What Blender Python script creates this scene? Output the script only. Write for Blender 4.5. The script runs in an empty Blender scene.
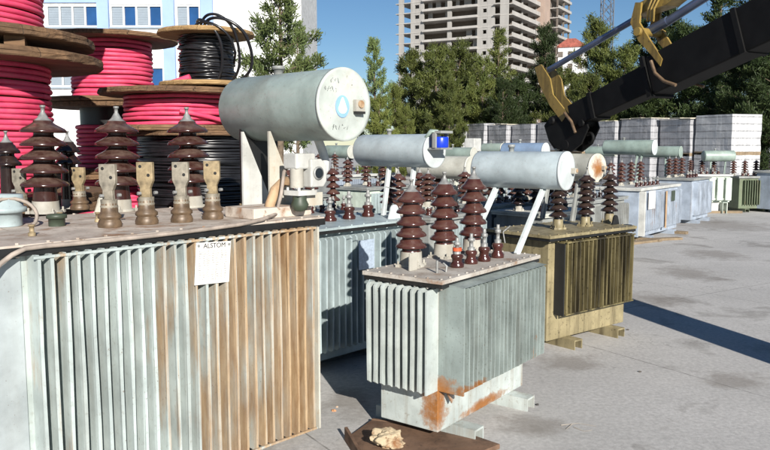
import bpy, bmesh, math, random
from mathutils import Vector, Matrix
R = math.radians
PI = math.pi
scene = bpy.context.scene
col = scene.collection

# ------------------------------------------------------------------ camera
FPX, CXP, CYP, CAMH, HORIZ = 750.0, 385.0, 225.0, 2.1, 145.0     # photo is 770 x 450
PITCH = math.atan((CYP - HORIZ) / FPX)
cam_d = bpy.data.cameras.new('camera'); cam = bpy.data.objects.new('camera', cam_d); col.objects.link(cam)
cam_d.sensor_width = 36; cam_d.lens = 36 * FPX / 770; cam_d.clip_start = .05; cam_d.clip_end = 3000
cam.location = (0, 0, CAMH); cam.rotation_euler = (R(90) - PITCH, 0, 0)
scene.camera = cam
# ------------------------------------------------------------------ light
SUN_AZ, SUN_EL = 163, 23            # azimuth clockwise from +Y
sd = bpy.data.lights.new('sun', 'SUN'); so = bpy.data.objects.new('sun', sd); col.objects.link(so)
sd.energy = 5.0; sd.angle = R(.5); sd.color = (1, .955, .88)
sv = Vector((math.sin(R(SUN_AZ)) * math.cos(R(SUN_EL)), math.cos(R(SUN_AZ)) * math.cos(R(SUN_EL)), math.sin(R(SUN_EL))))
so.rotation_euler = sv.to_track_quat('Z', 'Y').to_euler(); so.location = (30, -30, 40)
w = bpy.data.worlds.new('World'); scene.world = w; w.use_nodes = True
nt = w.node_tree; nt.nodes.clear()
sky = nt.nodes.new('ShaderNodeTexSky'); sky.sky_type = 'NISHITA'; sky.sun_disc = False
sky.sun_elevation = R(SUN_EL); sky.sun_rotation = R(SUN_AZ); sky.air_density = 1.0; sky.dust_density = .1; sky.ozone_density = 3.0; sky.altitude = 1500
bg = nt.nodes.new('ShaderNodeBackground'); bg.inputs[1].default_value = .058
wo = nt.nodes.new('ShaderNodeOutputWorld')
hsv = nt.nodes.new('ShaderNodeHueSaturation'); hsv.inputs['Saturation'].default_value = 1.12
nt.links.new(sky.outputs[0], hsv.inputs['Color']); nt.links.new(hsv.outputs[0], bg.inputs[0]); nt.links.new(bg.outputs[0], wo.inputs[0])
vs = scene.view_settings
vs.view_transform = 'Standard'; vs.look = 'None'; vs.gamma = 1; vs.use_curve_mapping = False; vs.exposure = .56
scene.cycles.max_bounces = 6; scene.cycles.diffuse_bounces = 2

# ------------------------------------------------------------------ helpers
def _ray(x, y):
    fw = Vector((0, math.cos(PITCH), -math.sin(PITCH))); up = Vector((0, math.sin(PITCH), math.cos(PITCH)))
    return fw + Vector((1, 0, 0)) * ((x - CXP) / FPX) - up * ((y - CYP) / FPX)
def at(x, y, z=0.0):
    d = _ray(x, y); t = (z - CAMH) / d.z
    return Vector((0, 0, CAMH)) + d * t
def dep(x, y, Y):
    d = _ray(x, y); return Vector((0, 0, CAMH)) + d * (Y / d.y)

class MB:
    def __init__(s): s.v = []; s.f = []; s.sm = []
    def add(s, vs, fs, smooth=False, mat=None):
        b = len(s.v)
        s.v += [tuple(mat @ Vector(p)) for p in vs] if mat is not None else [tuple(p) for p in vs]
        s.f += [tuple(b + i for i in f) for f in fs]; s.sm += [smooth] * len(fs)
        return s
    def box(s, x0, x1, y0, y1, z0, z1, mat=None):
        return s.add([(x0,y0,z0),(x1,y0,z0),(x1,y1,z0),(x0,y1,z0),(x0,y0,z1),(x1,y0,z1),(x1,y1,z1),(x0,y1,z1)],
              [(0,3,2,1),(4,5,6,7),(0,1,5,4),(1,2,6,5),(2,3,7,6),(3,0,4,7)], False, mat)
    def prism(s, pts, axis, a, b, mat=None):
        """polygon pts in a plane, extruded along axis from a to b"""
        def P(u, v, t): return {'x': (t, u, v), 'y': (u, t, v), 'z': (u, v, t)}[axis]
        n = len(pts)
        vs = [P(u, v, a) for u, v in pts] + [P(u, v, b) for u, v in pts]
        fs = [tuple(range(n))[::-1], tuple(range(n, 2*n))] + [(i, (i+1) % n, n + (i+1) % n, n + i) for i in range(n)]
        return s.add(vs, fs, False, mat)
    def tube(s, pts, r, n=8, cap=True, smooth=True):
        pts = [Vector(p) for p in pts]; rs = r if isinstance(r, (list, tuple)) else [r] * len(pts)
        vs = []; fs = []; prev = None
        for i, p in enumerate(pts):
            t = (pts[min(i+1, len(pts)-1)] - pts[max(i-1, 0)])
            t = t.normalized() if t.length > 1e-9 else Vector((0, 0, 1))
            if prev is None:
                a = Vector((0, 0, 1)) if abs(t.z) < .9 else Vector((1, 0, 0))
                u = t.cross(a).normalized()
            else:
                u = (prev - t * prev.dot(t)); u = u.normalized() if u.length > 1e-6 else t.orthogonal().normalized()
            prev = u; v = t.cross(u)
            for k in range(n):
                a = 2*PI*k/n; vs.append(p + (u*math.cos(a) + v*math.sin(a)) * rs[i])
        for i in range(len(pts)-1):
            for k in range(n):
                fs.append((i*n+k, i*n+(k+1) % n, (i+1)*n+(k+1) % n, (i+1)*n+k))
        s.add(vs, fs, smooth)
        if cap:
            s.add(vs[:n], [tuple(range(n))[::-1]]); s.add(vs[-n:], [tuple(range(n))])
        return s
    def lathe(s, prof, n=20, mat=None, smooth=True, cap=True):
        """profile of (r, z) turned about z"""
        vs = [(r*math.cos(2*PI*k/n), r*math.sin(2*PI*k/n), z) for r, z in prof for k in range(n)]
        fs = [(i*n+k, i*n+(k+1) % n, (i+1)*n+(k+1) % n, (i+1)*n+k) for i in range(len(prof)-1) for k in range(n)]
        s.add(vs, fs, smooth, mat)
        if cap:
            if prof[0][0] > 1e-4: s.add(vs[:n], [tuple(range(n))[::-1]], False, mat)
            if prof[-1][0] > 1e-4: s.add(vs[-n:], [tuple(range(n))], False, mat)
        return s
    def build(s, name, mat, parent=None, loc=None, bevel=0):
        me = bpy.data.meshes.new(name); me.from_pydata(s.v, [], s.f); me.update()
        me.polygons.foreach_set('use_smooth', s.sm)
        o = bpy.data.objects.new(name, me); col.objects.link(o)
        if mat: me.materials.append(mat)
        if parent: o.parent = parent
        if loc is not None: o.location = loc
        if bevel:
            m = o.modifiers.new('bevel', 'BEVEL'); m.width = bevel; m.segments = 2; m.limit_method = 'ANGLE'; m.angle_limit = R(40)
        return o

def along(p, q):
    """matrix that takes z to the direction p->q, origin at p"""
    p = Vector(p); q = Vector(q)
    return Matrix.Translation(p) @ (q - p).to_track_quat('Z', 'X').to_matrix().to_4x4()
def empty(name, loc, rz=0):
    o = bpy.data.objects.new(name, None); col.objects.link(o); o.location = loc; o.rotation_euler = (0, 0, rz)
    o.empty_display_size = .2
    return o
def tag(o, label, cat, group=None, kind=None):
    o['label'] = label; o['category'] = cat
    if group: o['group'] = group
    if kind: o['kind'] = kind
    return o
def kids(o): return [c for c in bpy.data.objects if c.parent == o]
def text_mesh(name, body, size, mat, parent, loc, rot, depth=.0008):
    c = bpy.data.curves.new(name, 'FONT'); c.body = body; c.size = size; c.extrude = depth; c.align_x = 'CENTER'; c.align_y = 'CENTER'
    o = bpy.data.objects.new(name, c); col.objects.link(o)
    dg = bpy.context.evaluated_depsgraph_get(); me = bpy.data.meshes.new_from_object(o.evaluated_get(dg))
    bpy.data.objects.remove(o); bpy.data.curves.remove(c)
    o = bpy.data.objects.new(name, me); col.objects.link(o); me.materials.clear(); me.materials.append(mat)
    o.parent = parent; o.location = loc; o.rotation_euler = rot
    return o

# ------------------------------------------------------------------ materials
class NT:
    def __init__(s, name):
        s.m = bpy.data.materials.new(name); s.m.use_nodes = True; s.t = s.m.node_tree
        s.b = s.t.nodes['Principled BSDF']
    def n(s, typ, **kw):
        nd = s.t.nodes.new('ShaderNode' + typ)
        for k, v in kw.items():
            if k.startswith('_'): setattr(nd, k[1:], v)
        for k, v in kw.items():
            if k.startswith('_'): continue
            key = int(k[1:]) if k[0] == 'i' and k[1:].isdigit() else k
            s.put(nd.inputs[key], v)
        return nd
    def put(s, inp, v):
        if isinstance(v, bpy.types.NodeSocket): s.t.links.new(v, inp)
        elif isinstance(v, bpy.types.Node): s.t.links.new(v.outputs[0], inp)
        else: inp.default_value = v
    def coord(s, scale=(1, 1, 1), which='Object'):
        tc = s.n('TexCoord'); mp = s.n('Mapping', i0=tc.outputs[which]); mp.inputs['Scale'].default_value = scale
        return mp.outputs[0]
    def noise(s, vec, scale=5., detail=4., rough=.55, dist=0.):
        nd = s.n('TexNoise', i0=vec); nd.inputs['Scale'].default_value = scale; nd.inputs['Detail'].default_value = detail
        nd.inputs['Roughness'].default_value = rough; nd.inputs['Distortion'].default_value = dist
        return nd.outputs[0]
    def ramp(s, fac, stops):
        nd = s.n('ValToRGB', i0=fac); cr = nd.color_ramp
        while len(cr.elements) < len(stops): cr.elements.new(.5)
        for e, (p, c) in zip(cr.elements, stops):
            e.position = p; e.color = (c, c, c, 1) if isinstance(c, (int, float)) else (*c, 1)
        return nd.outputs[0]
    def mix(s, fac, a, b, typ='MIX'):
        nd = s.n('MixRGB', _blend_type=typ)
        s.put(nd.inputs[0], fac)
        for i, v in ((1, a), (2, b)): s.put(nd.inputs[i], (*v, 1) if isinstance(v, tuple) and len(v) == 3 else v)
        return nd.outputs[0]
    def math(s, op, a, b=0.):
        nd = s.n('Math', _operation=op); s.put(nd.inputs[0], a); s.put(nd.inputs[1], b); return nd.outputs[0]
    def bump(s, h, strength=.3, dist=.01):
        nd = s.n('Bump'); nd.inputs['Strength'].default_value = strength; nd.inputs['Distance'].default_value = dist
        s.put(nd.inputs['Height'], h); s.put(s.b.inputs['Normal'], nd.outputs[0])
    def out(s, colr=None, rough=None, metal=None, spec=None):
        if colr is not None: s.put(s.b.inputs['Base Color'], (*colr, 1) if isinstance(colr, tuple) else colr)
        if rough is not None: s.put(s.b.inputs['Roughness'], rough)
        if metal is not None: s.put(s.b.inputs['Metallic'], metal)
        if spec is not None: s.put(s.b.inputs['Specular IOR Level'], spec)
        return s.m

RUST = (.26, .105, .028)
def painted(name, c, dirt=(.16, .13, .09), dirt_amt=.35, rust_amt=.12, rust=RUST, rough=.5, spots=(), band=None, streak=(9, 9, .7), speck=30):
    """weathered paint: blotches, run-down streaks, rust patches at given local spots and along a local x band"""
    m = NT(name); v = m.coord()
    c2 = tuple(min(1, x * 1.18 + .01) for x in c); c3 = tuple(x * .8 for x in c)
    base = m.mix(m.ramp(m.noise(v, 3.2, 5, .6), [(.35, 0.), (.65, 1.)]), c3, c2)
    st = m.noise(m.coord(streak), 1.3, 5, .62) if name[:4] != 'oily' else m.math('ADD', m.noise(m.coord(streak), 1.3, 5, .62), .12)
    base = m.mix(m.math('MULTIPLY', m.ramp(st, [(.48, 0.), (.72, 1.)]), dirt_amt), base, dirt)
    sp = m.noise(v, speck, 3, .6)
    base = m.mix(m.math('MULTIPLY', m.ramp(sp, [(.6, 0.), (.7, 1.)]), dirt_amt * .8), base, dirt)
    rmask = m.ramp(m.math('MULTIPLY', m.noise(v, 2.1, 8, .68), st), [(.36 - rust_amt * .2, 0.), (.44, 1.)]) if rust_amt else None
    rustc = m.mix(m.noise(v, 14, 5, .7), tuple(x * .55 for x in rust), tuple(min(1, x * 1.6) for x in rust))
    if rmask is not None: base = m.mix(m.math('MULTIPLY', rmask, min(1, rust_amt * 4)), base, rustc)
    for (cx, cy, cz), (rx, ry, rz) in spots:
        sb = m.n('VectorMath', _operation='SUBTRACT'); m.put(sb.inputs[0], m.coord()); sb.inputs[1].default_value = (cx, cy, cz)
        dv = m.n('VectorMath', _operation='DIVIDE'); m.put(dv.inputs[0], sb.outputs[0]); dv.inputs[1].default_value = (rx, ry, rz)
        ln = m.n('VectorMath', _operation='LENGTH'); m.put(ln.inputs[0], dv.outputs[0])
        dd = m.math('ADD', ln.outputs['Value'], m.math('MULTIPLY', m.math('SUBTRACT', m.noise(v, 8, 9, .78), .5), 2.4))
        base = m.mix(m.ramp(dd, [(.30, 1.), (.62, .75), (.80, .45), (.95, 0.)]), base, rustc)
    if band:
        x0, x1, amt = band
        sx = m.n('SeparateXYZ', i0=m.coord()); mr = m.n('MapRange', i0=sx.outputs[0], i1=x0, i2=x1)
        hx = m.noise(m.coord((4.5, .01, .2)), 1.6, 4, .6)
        hz = m.noise(m.coord((26, 3, .7)), 1.2, 6, .65)
        k = m.math('ADD', m.math('MULTIPLY', hx, .5), m.math('MULTIPLY', hz, .5))
        k = m.ramp(m.math('ADD', k, m.math('MULTIPLY', mr.outputs[0], .165)), [(.56, 0.), (.60, .5), (.65, .85), (.74, 1.)])
        tan = m.mix(m.ramp(m.noise(m.coord((7, 7, 1.6)), 2.2, 7, .7), [(.36, 0.), (.62, 1.)]), (.45, .30, .155), (.28, .145, .05))
        base = m.mix(m.math('MULTIPLY', k, amt), base, tan)
    ch = m.math('MULTIPLY', m.ramp(m.noise(v, 62, 4, .6), [(.66, 0.), (.69, 1.)]), m.ramp(m.noise(v, 4, 4), [(.45, 0.), (.6, 1.)]))
    base = m.mix(m.math('MULTIPLY', ch, .75), base, (.12, .06, .03))
    m.bump(m.math('ADD', m.noise(v, 45, 4, .6), m.math('MULTIPLY', m.noise(v, 3, 2), 2.)), .12, .006)
    return m.out(base, m.ramp(st, [(.3, rough - .1), (.7, min(1., rough + .2))]))

def plain(name, c, rough=.5, metal=0., var=.25, scale=8., bump=.0, spec=None):
    m = NT(name); v = m.coord()
    b = m.mix(m.ramp(m.noise(v, scale, 5, .6), [(.3, 0.), (.7, 1.)]), tuple(x * (1 - var) for x in c), tuple(min(1, x * (1 + var)) for x in c))
    if bump: m.bump(m.noise(v, scale * 3, 4, .6), bump, .01)
    return m.out(b, rough, metal, spec)

M = {}
M['paintA'] = painted('pale green paint', (.38, .43, .41), dirt_amt=.3, rust_amt=.06, rough=.42)
M['finsA'] = painted('pale green fins with brown runs', (.42, .475, .46), dirt_amt=.3, rust_amt=.05, band=(.25, .75, .9), rough=.42, streak=(6, 6, .4))
M['lidA'] = painted('dusty lid paint', (.50, .435, .37), dirt=(.18, .105, .06), dirt_amt=.8, rust_amt=.3, rough=.75, streak=(4, 4, 4))
M['endA'] = painted('cream paint', (.50, .48, .41), dirt=(.40, .26, .14), dirt_amt=.4, rust_amt=.03, rough=.45)
M['flatA'] = painted('pale end panel paint', (.33, .365, .37), dirt_amt=.12, rust_amt=.0, rough=.4)
M['consA'] = painted('pale green tank paint', (.31, .375, .345), dirt=(.16, .14, .11), dirt_amt=.45, rust_amt=.02, rough=.38, streak=(2, 2, 2))
M['discA'] = painted('pale disc paint', (.44, .475, .44), dirt=(.35, .3, .22), dirt_amt=.22, rust_amt=.04, rough=.5, streak=(2, 2, 2))
M['paintB'] = painted('blue grey paint', (.36, .43, .44), dirt_amt=.2, rust_amt=.02, rough=.45)
M['paintM'] = painted('grey green paint', (.235, .275, .26), dirt=(.10, .10, .085), dirt_amt=.6, rust_amt=.03, rough=.4, speck=60,
    spots=[((-.66, -.28, .30), (.17, .2, .25)), ((-.45, -.42, .40), (.24, .08, .07)), ((.1, -.25, .13), (.30, .05, .06)), ((.45, -.47, .45), (.04, .06, .22))])
M['skirtM'] = painted('pale skirt paint', (.42, .46, .44), dirt=(.22, .18, .13), dirt_amt=.6, rust_amt=.06, rough=.45,
    spots=[((-.66, -.28, .30), (.17, .2, .25)), ((-.45, -.27, .40), (.24, .08, .09)), ((0, -.25, .13), (.40, .05, .06))])
M['finsLM'] = painted('white green fins', (.40, .44, .42), dirt_amt=.2, rust_amt=.0, rough=.4)
M['lidM'] = painted('dusty grey lid', (.42, .385, .34), dirt=(.17, .11, .07), dirt_amt=.8, rust_amt=.2, rough=.75, streak=(4, 4, 4))
M['consM'] = painted('pale blue grey tank', (.44, .51, .53), dirt=(.25, .24, .21), dirt_amt=.25, rust_amt=.02, rough=.36, streak=(2, 2, 2))
M['paintK'] = painted('olive yellow paint', (.27, .225, .125), dirt=(.055, .042, .02), dirt_amt=.9, rust_amt=.03, rough=.45)
M['finsK'] = painted('oily olive fins', (.22, .18, .08), dirt=(.02, .016, .008), dirt_amt=.98, rust_amt=.0, rough=.35, streak=(5, 5, .35))
M['paintE'] = painted('blue grey tank paint', (.33, .38, .45), dirt_amt=.2, rust_amt=.03, rough=.45)
M['finsE'] = painted('blue grey fins', (.36, .41, .48), dirt_amt=.25, rust_amt=.12, rough=.45)
M['paintF'] = painted('pale sage paint', (.50, .57, .49), dirt_amt=.25, rust_amt=.05, rough=.5)
M['paintG'] = painted('dark olive green paint', (.12, .15, .09), dirt_amt=.4, rust_amt=.08, rough=.45)
M['greenT'] = painted('grey green tank', (.27, .34, .30), dirt_amt=.3, rust_amt=.03, rough=.4, streak=(2, 2, 2))
M['blueT'] = painted('steel blue tank', (.20, .28, .40), dirt_amt=.2, rust_amt=.02, rough=.4, streak=(2, 2, 2))
M['creamT'] = painted('cream grey tank', (.50, .50, .44), dirt_amt=.3, rust_amt=.05, rough=.45, streak=(2, 2, 2))
M['greyT'] = painted('mid grey paint', (.26, .27, .26), dirt_amt=.3, rust_amt=.06, rough=.5)
M['rustdisc'] = painted('rusted disc', (.55, .53, .45), rust_amt=.1, rough=.6, spots=[((0, 0, 0), (.13, .13, 1))], streak=(2, 2, 2))
M['strut'] = painted('pale strut paint', (.52, .56, .56), dirt_amt=.15, rust_amt=.02, rough=.45)
M['white'] = painted('white paint', (.52, .52, .49), dirt_amt=.2, rust_amt=.02, rough=.5)
M['plinth'] = painted('dusty white plinth', (.38, .36, .31), dirt=(.22, .17, .11), dirt_amt=.4, rust_amt=.06, rough=.7)
def porcelain(name, c, dust=.3):
    m = NT(name); v = m.coord()
    b = m.mix(m.math('ADD', m.math('MULTIPLY', m.noise(v, 9, 3), .5), m.math('MULTIPLY', m.n('ObjectInfo').outputs['Random'], .5)), tuple(x * .6 for x in c), tuple(x * 1.2 for x in c))
    g = m.n('NewGeometry'); z = m.n('SeparateXYZ', i0=g.outputs['Normal'])
    k = m.math('MULTIPLY', m.ramp(z.outputs[2], [(.35, 0.), (.95, 1.)]), m.ramp(m.noise(v, 14, 5), [(.3, 0.), (.6, 1.)]))
    b = m.mix(m.math('MULTIPLY', k, dust), b, (.32, .24, .19))
    return m.out(b, m.ramp(m.noise(v, 20, 3), [(.3, .12), (.7, .3)]), 0., .6)
M['porc'] = porcelain('brown glazed porcelain', (.042, .014, .011))
M['porcM'] = porcelain('red brown glazed porcelain', (.058, .018, .014), .3)
M['porcD'] = porcelain('dark brown porcelain', (.018, .009, .008), .15)
M['metal'] = plain('dull zinc', (.27, .27, .26), .55, .3, .35, 20)
M['brass'] = plain('weathered brass palm', (.28, .215, .125), .65, .2, .55, 16)
M['pewter'] = plain('tarnished tinned palm', (.27, .24, .19), .6, .3, .5, 16)
M['studbrown'] = plain('oily brown terminal base', (.13, .085, .05), .45, .1, .5, 12)
M['black'] = plain('black steel', (.012, .012, .012), .4, 0., .4, 10)
M['dark'] = plain('dark slot', (.015, .015, .014), .7, 0., .2, 10)
M['orange'] = plain('orange washer', (.55, .09, .03), .5)
M['blue'] = plain('blue plastic cup', (.01, .045, .55), .35, 0., .15)
M['plate'] = plain('white enamel plate', (.66, .64, .60), .5, 0., .12, 30)
M['plateB'] = plain('grey blue data plate', (.42, .50, .60), .45, .2, .22, 40)
M['ink'] = plain('dark ink', (.03, .03, .035), .6)
M['inkfaint'] = plain('faded ink', (.36, .35, .34), .6)
M['chalk'] = plain('grey crayon', (.44, .46, .44), .8)
M['decalblue'] = plain('pale blue decal', (.24, .42, .72), .5, 0., .1)
M['decalwhite'] = plain('white decal', (.85, .87, .9), .5, 0., .04)
M['glass'] = plain('relay sight glass', (.02, .025, .03), .08)
M['rustpipe'] = painted('rusty pipe', (.42, .28, .16), dirt_amt=.5, rust_amt=.35, rough=.7)
M['pipe'] = plain('grey brown hose', (.30, .25, .21), .7, 0., .35, 10)
M['greencock'] = plain('dark green valve', (.045, .06, .04), .5)
# wood
def wood(name, c1, c2, plank=(1, 1, 1)):
    m = NT(name)
    v = m.coord((1, 14, 14)); g = m.noise(v, 2.2, 6, .65, .6)
    b = m.mix(m.ramp(g, [(.3, 0.), (.7, 1.)]), c1, c2)
    b = m.mix(m.ramp(m.noise(m.coord(), 2.3, 4), [(.45, 0.), (.75, .7)]), b, tuple(x * .45 for x in c1))
    sx = m.n('SeparateXYZ', i0=m.coord()); pl = m.math('FRACT', m.math('MULTIPLY', sx.outputs[1], 6.5))
    gap = m.ramp(pl, [(.0, 0.), (.04, 1.)])
    b = m.mix(gap, (.012, .008, .005), b)
    m.bump(m.math('MULTIPLY', g, gap), .6, .02)
    return m.out(b, .85)
M['wood'] = wood('weathered reel board', (.095, .052, .026), (.235, .135, .068))
M['woodlight'] = wood('newer reel board', (.25, .15, .065), (.44, .29, .13))
M['timber'] = wood('skid timber', (.18, .13, .08), (.33, .25, .16))
def cable_mat():
    m = NT('pink cable sheath'); v = m.coord()
    b = m.mix(m.ramp(m.noise(v, 5, 5, .6), [(.3, 0.), (.7, 1.)]), (.60, .045, .115), (.76, .085, .17))
    d = m.math('MULTIPLY', m.ramp(m.noise(m.coord((3, 3, 12)), 2, 6, .7), [(.5, 0.), (.75, 1.)]), .45)
    b = m.mix(d, b, (.40, .17, .16)); m.bump(m.noise(v, 60, 3), .1, .003)
    return m.out(b, m.ramp(m.noise(v, 9, 4), [(.3, .4), (.7, .68)]), 0., .35)
M['pink'] = cable_mat()
M['blackc'] = plain('black cable sheath', (.012, .012, .014), .28, 0., .4, 9, spec=.6)

# ------------------------------------------------------------------ ground
def ground_mat():
    m = NT('worn concrete'); v = m.coord()
    b = m.mix(m.ramp(m.noise(v, .55, 7, .62), [(.33, 0.), (.68, 1.)]), (.445, .43, .41), (.58, .56, .535))
    b = m.mix(m.ramp(m.noise(v, 26, 5, .7), [(.35, .5), (.65, 0.)]), b, (.22, .21, .20))
    b = m.mix(m.ramp(m.noise(v, 1.5, 6, .7, .8), [(.62, 0.), (.74, .5)]), b, (.17, .155, .14))
    b = m.mix(m.ramp(m.noise(v, 130, 2, .5), [(.62, 0.), (.72, .35)]), b, (.58, .56, .53))
    oil = m.ramp(m.noise(m.coord((1, 1, 1)), .8, 5, .62, .4), [(.57, 0.), (.615, .35), (.68, .6)])
    b = m.mix(oil, b, (.16, .145, .125))
    b = m.mix(m.ramp(m.noise(m.coord((.25, 1.6, 1)), 1.1, 6, .7), [(.5, 0.), (.75, .35)]), b, (.60, .575, .54))
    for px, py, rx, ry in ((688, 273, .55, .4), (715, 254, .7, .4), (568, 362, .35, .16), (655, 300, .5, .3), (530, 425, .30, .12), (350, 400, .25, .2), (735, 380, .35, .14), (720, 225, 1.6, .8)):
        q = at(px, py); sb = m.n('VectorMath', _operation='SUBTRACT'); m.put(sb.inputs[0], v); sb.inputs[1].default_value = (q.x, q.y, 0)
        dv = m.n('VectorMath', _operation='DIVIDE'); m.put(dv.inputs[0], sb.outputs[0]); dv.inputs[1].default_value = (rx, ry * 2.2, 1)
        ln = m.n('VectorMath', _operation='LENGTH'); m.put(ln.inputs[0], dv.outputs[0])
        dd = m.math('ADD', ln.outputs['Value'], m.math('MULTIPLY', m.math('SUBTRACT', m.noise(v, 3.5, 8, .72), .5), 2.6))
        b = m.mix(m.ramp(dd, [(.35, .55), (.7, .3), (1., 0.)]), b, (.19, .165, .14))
    spl = m.ramp(m.noise(v, 9, 4, .6), [(.70, 0.), (.73, .7)]); b = m.mix(spl, b, (.20, .17, .14))
    # slab joints and hairline cracks
    mp = m.n('Mapping', i0=m.n('TexCoord').outputs['Object']); mp.inputs['Rotation'].default_value = (0, 0, R(-33)); mp.inputs['Location'].default_value = (1.2, .9, 0)
    br = m.n('TexBrick', i0=mp.outputs[0]); br.offset = 0
    for k, val in (('Scale', 1.), ('Mortar Size', .008), ('Mortar Smooth', .25), ('Brick Width', 3.6), ('Row Height', 3.6)): br.inputs[k].default_value = val
    j = br.outputs['Fac']
    b = m.mix(m.math('MULTIPLY', j, m.ramp(m.noise(v, 3, 4), [(.35, .25), (.6, .8)])), b, (.13, .12, .11))
    vo = m.n('TexVoronoi', i0=m.n('VectorMath', _operation='ADD', i0=m.coord(), i1=m.n('TexNoise', i0=m.coord()).outputs[1]).outputs[0], _feature='DISTANCE_TO_EDGE'); vo.inputs['Scale'].default_value = .33
    ck = m.math('MULTIPLY', m.ramp(vo.outputs[0], [(.0, .4), (.005, 0.)]), m.ramp(m.noise(v, .45, 3), [(.42, 0.), (.55, 1.)]))
    b = m.mix(ck, b, (.12, .11, .10))
    m.bump(m.noise(v, 60, 5, .65), .35, .006)
    return m.out(b, .88)
g = MB(); g.add([(-700, -60, 0), (700, -60, 0), (700, 900, 0), (-700, 900, 0)], [(0, 1, 2, 3)])
go = g.build('concrete_ground', ground_mat()); go['kind'] = 'structure'

# ------------------------------------------------------------------ transformer pieces
def bushing(parent, name, loc, h, n, rs, rc, mat, base='plinth', cap='metal', seg=20, plinth_h=.07, detail=True, foot=.05, taper=.05):
    """high-voltage porcelain bushing; loc is the foot on the lid. Sheds taper a touch to the top."""
    prof = [(rc * 1.15, plinth_h)]
    hh = h - plinth_h; capz = h * .86; step = (capz - plinth_h - foot * hh) / n; z = plinth_h + foot * hh
    for i in range(n):
        k = 1 - taper * i / max(1, n - 1); r = rs * k; c = rc * (1 - .15 * i / n)
        prof += [(c, z), (c * 1.05, z + step * .16), (r * .93, z + step * .10), (r, z + step * .13), (r * .99, z + step * .27), (r * .90, z + step * .42), (r * .72, z + step * .57), (c * 1.22, z + step * .74), (c, z + step * .86)]
        z += step
    prof += [(rc * .85, z), (rc * .8, capz)]
    o = MB().lathe(prof, seg).build(name, mat, parent, loc); o.rotation_euler = (R(FJ.uniform(-.9, .9)), R(FJ.uniform(-.9, .9)), FJ.uniform(0, 3)); o.location.z -= .001
    MB().lathe([(rc * .8, capz), (rc * .5, capz + h * .025), (rc * .3, capz + h * .06), (rc * .18, capz + h * .08), (rc * .18, h * .98), (rc * .26, h * .98), (rc * .26, h), (0.001, h)], 10).build('terminal_cap', M[cap], o)
    if detail:
        b = MB().lathe([(rc * 1.5, 0.001), (rc * 1.5, .018), (rc * 1.22, .022), (rc * 1.18, plinth_h + .008)], seg)
        for k in range(4):
            a = R(45 + 90 * k); x, y = rc * 1.6 * math.cos(a), rc * 1.6 * math.sin(a)
            b.box(x - .016, x + .016, y - .016, y + .016, .001, .022); b.lathe([(.008, .02), (.008, .045)], 6, Matrix.Translation((x, y, 0)))
        b.build('mounting_flange', M[base], o)
    return o
def stud(parent, loc, h, r, mat='porcM', ring=None):
    """small low-voltage bushing with a threaded stud"""
    o = MB().lathe([(r * 1.1, 0.001), (r * 1.15, h * .1), (r * .8, h * .18), (r * .78, h * .28), (r, h * .34), (r * .95, h * .42), (r * .5, h * .46)], 14).build('low_voltage_bushing', M[mat], parent, loc)
    s = MB().lathe([(r * .62, h * .44), (r * .62, h * .54), (r * .34, h * .56), (r * .34, h * .74), (r * .58, h * .75), (r * .58, h * .84), (r * .3, h * .86), (r * .3, h)], 8)
    s.build('stud_terminal', M['metal'], o)
    if ring: MB().lathe([(r * .75, h * .55), (r * .75, h * .66)], 10).build('washer', M[ring], o)
    return o
def palm(parent, loc, h, r, rz, metal):
    """low-voltage bushing with a flat two-hole palm"""
    o = MB().lathe([(r * .98, .001), (r * 1.02, h * .05), (r * .9, h * .11), (r * .82, h * .13), (r * .98, h * .15), (r * .98, h * .19), (r * .74, h * .23), (r * .66, h * .42)], 16).build('low_voltage_bushing', M['studbrown'], parent, loc)
    MB().lathe([(r * .72, h * .24), (r * .68, h * .30), (r * .74, h * .33), (r * .68, h * .36), (r * .70, h * .44)], 14).build('neck', M['pewter'], o)
    p = MB()
    pts = [(-.5 * r, .42 * h), (.5 * r, .42 * h), (.46 * r, .58 * h), (.76 * r, .70 * h), (.76 * r, h), (-.76 * r, h), (-.76 * r, .70 * h), (-.46 * r, .58 * h)]
    p.prism(pts, 'y', -r * .22, r * .22, Matrix.Rotation(rz, 4, 'Z'))
    po = p.build('palm_terminal', M[metal], o, bevel=.004)
    hd = MB()
    for u, vz in ((-.38 * r, .93 * h), (.38 * r, .79 * h)):
        for sgn in (1, -1):
            mt = Matrix.Rotation(rz, 4, 'Z') @ Matrix.Translation((u, sgn * r * .224, vz)) @ Matrix.Rotation(PI / 2, 4, 'X')
            hd.lathe([(r * .15, -.001), (r * .15, .001)], 10, mt)
    hd.build('bolt_hole', M['dark'], o)
    for sx in (-1, 1): MB().lathe([(r * .16, 0), (r * .16, r * .3)], 6, Matrix.Translation((sx * r * .8, 0, h * .50)) @ Matrix.Rotation(PI / 2, 4, 'Y')).build('clamp_bolt', M['metal'], o)
    return o
FJ = random.Random(77)
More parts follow.
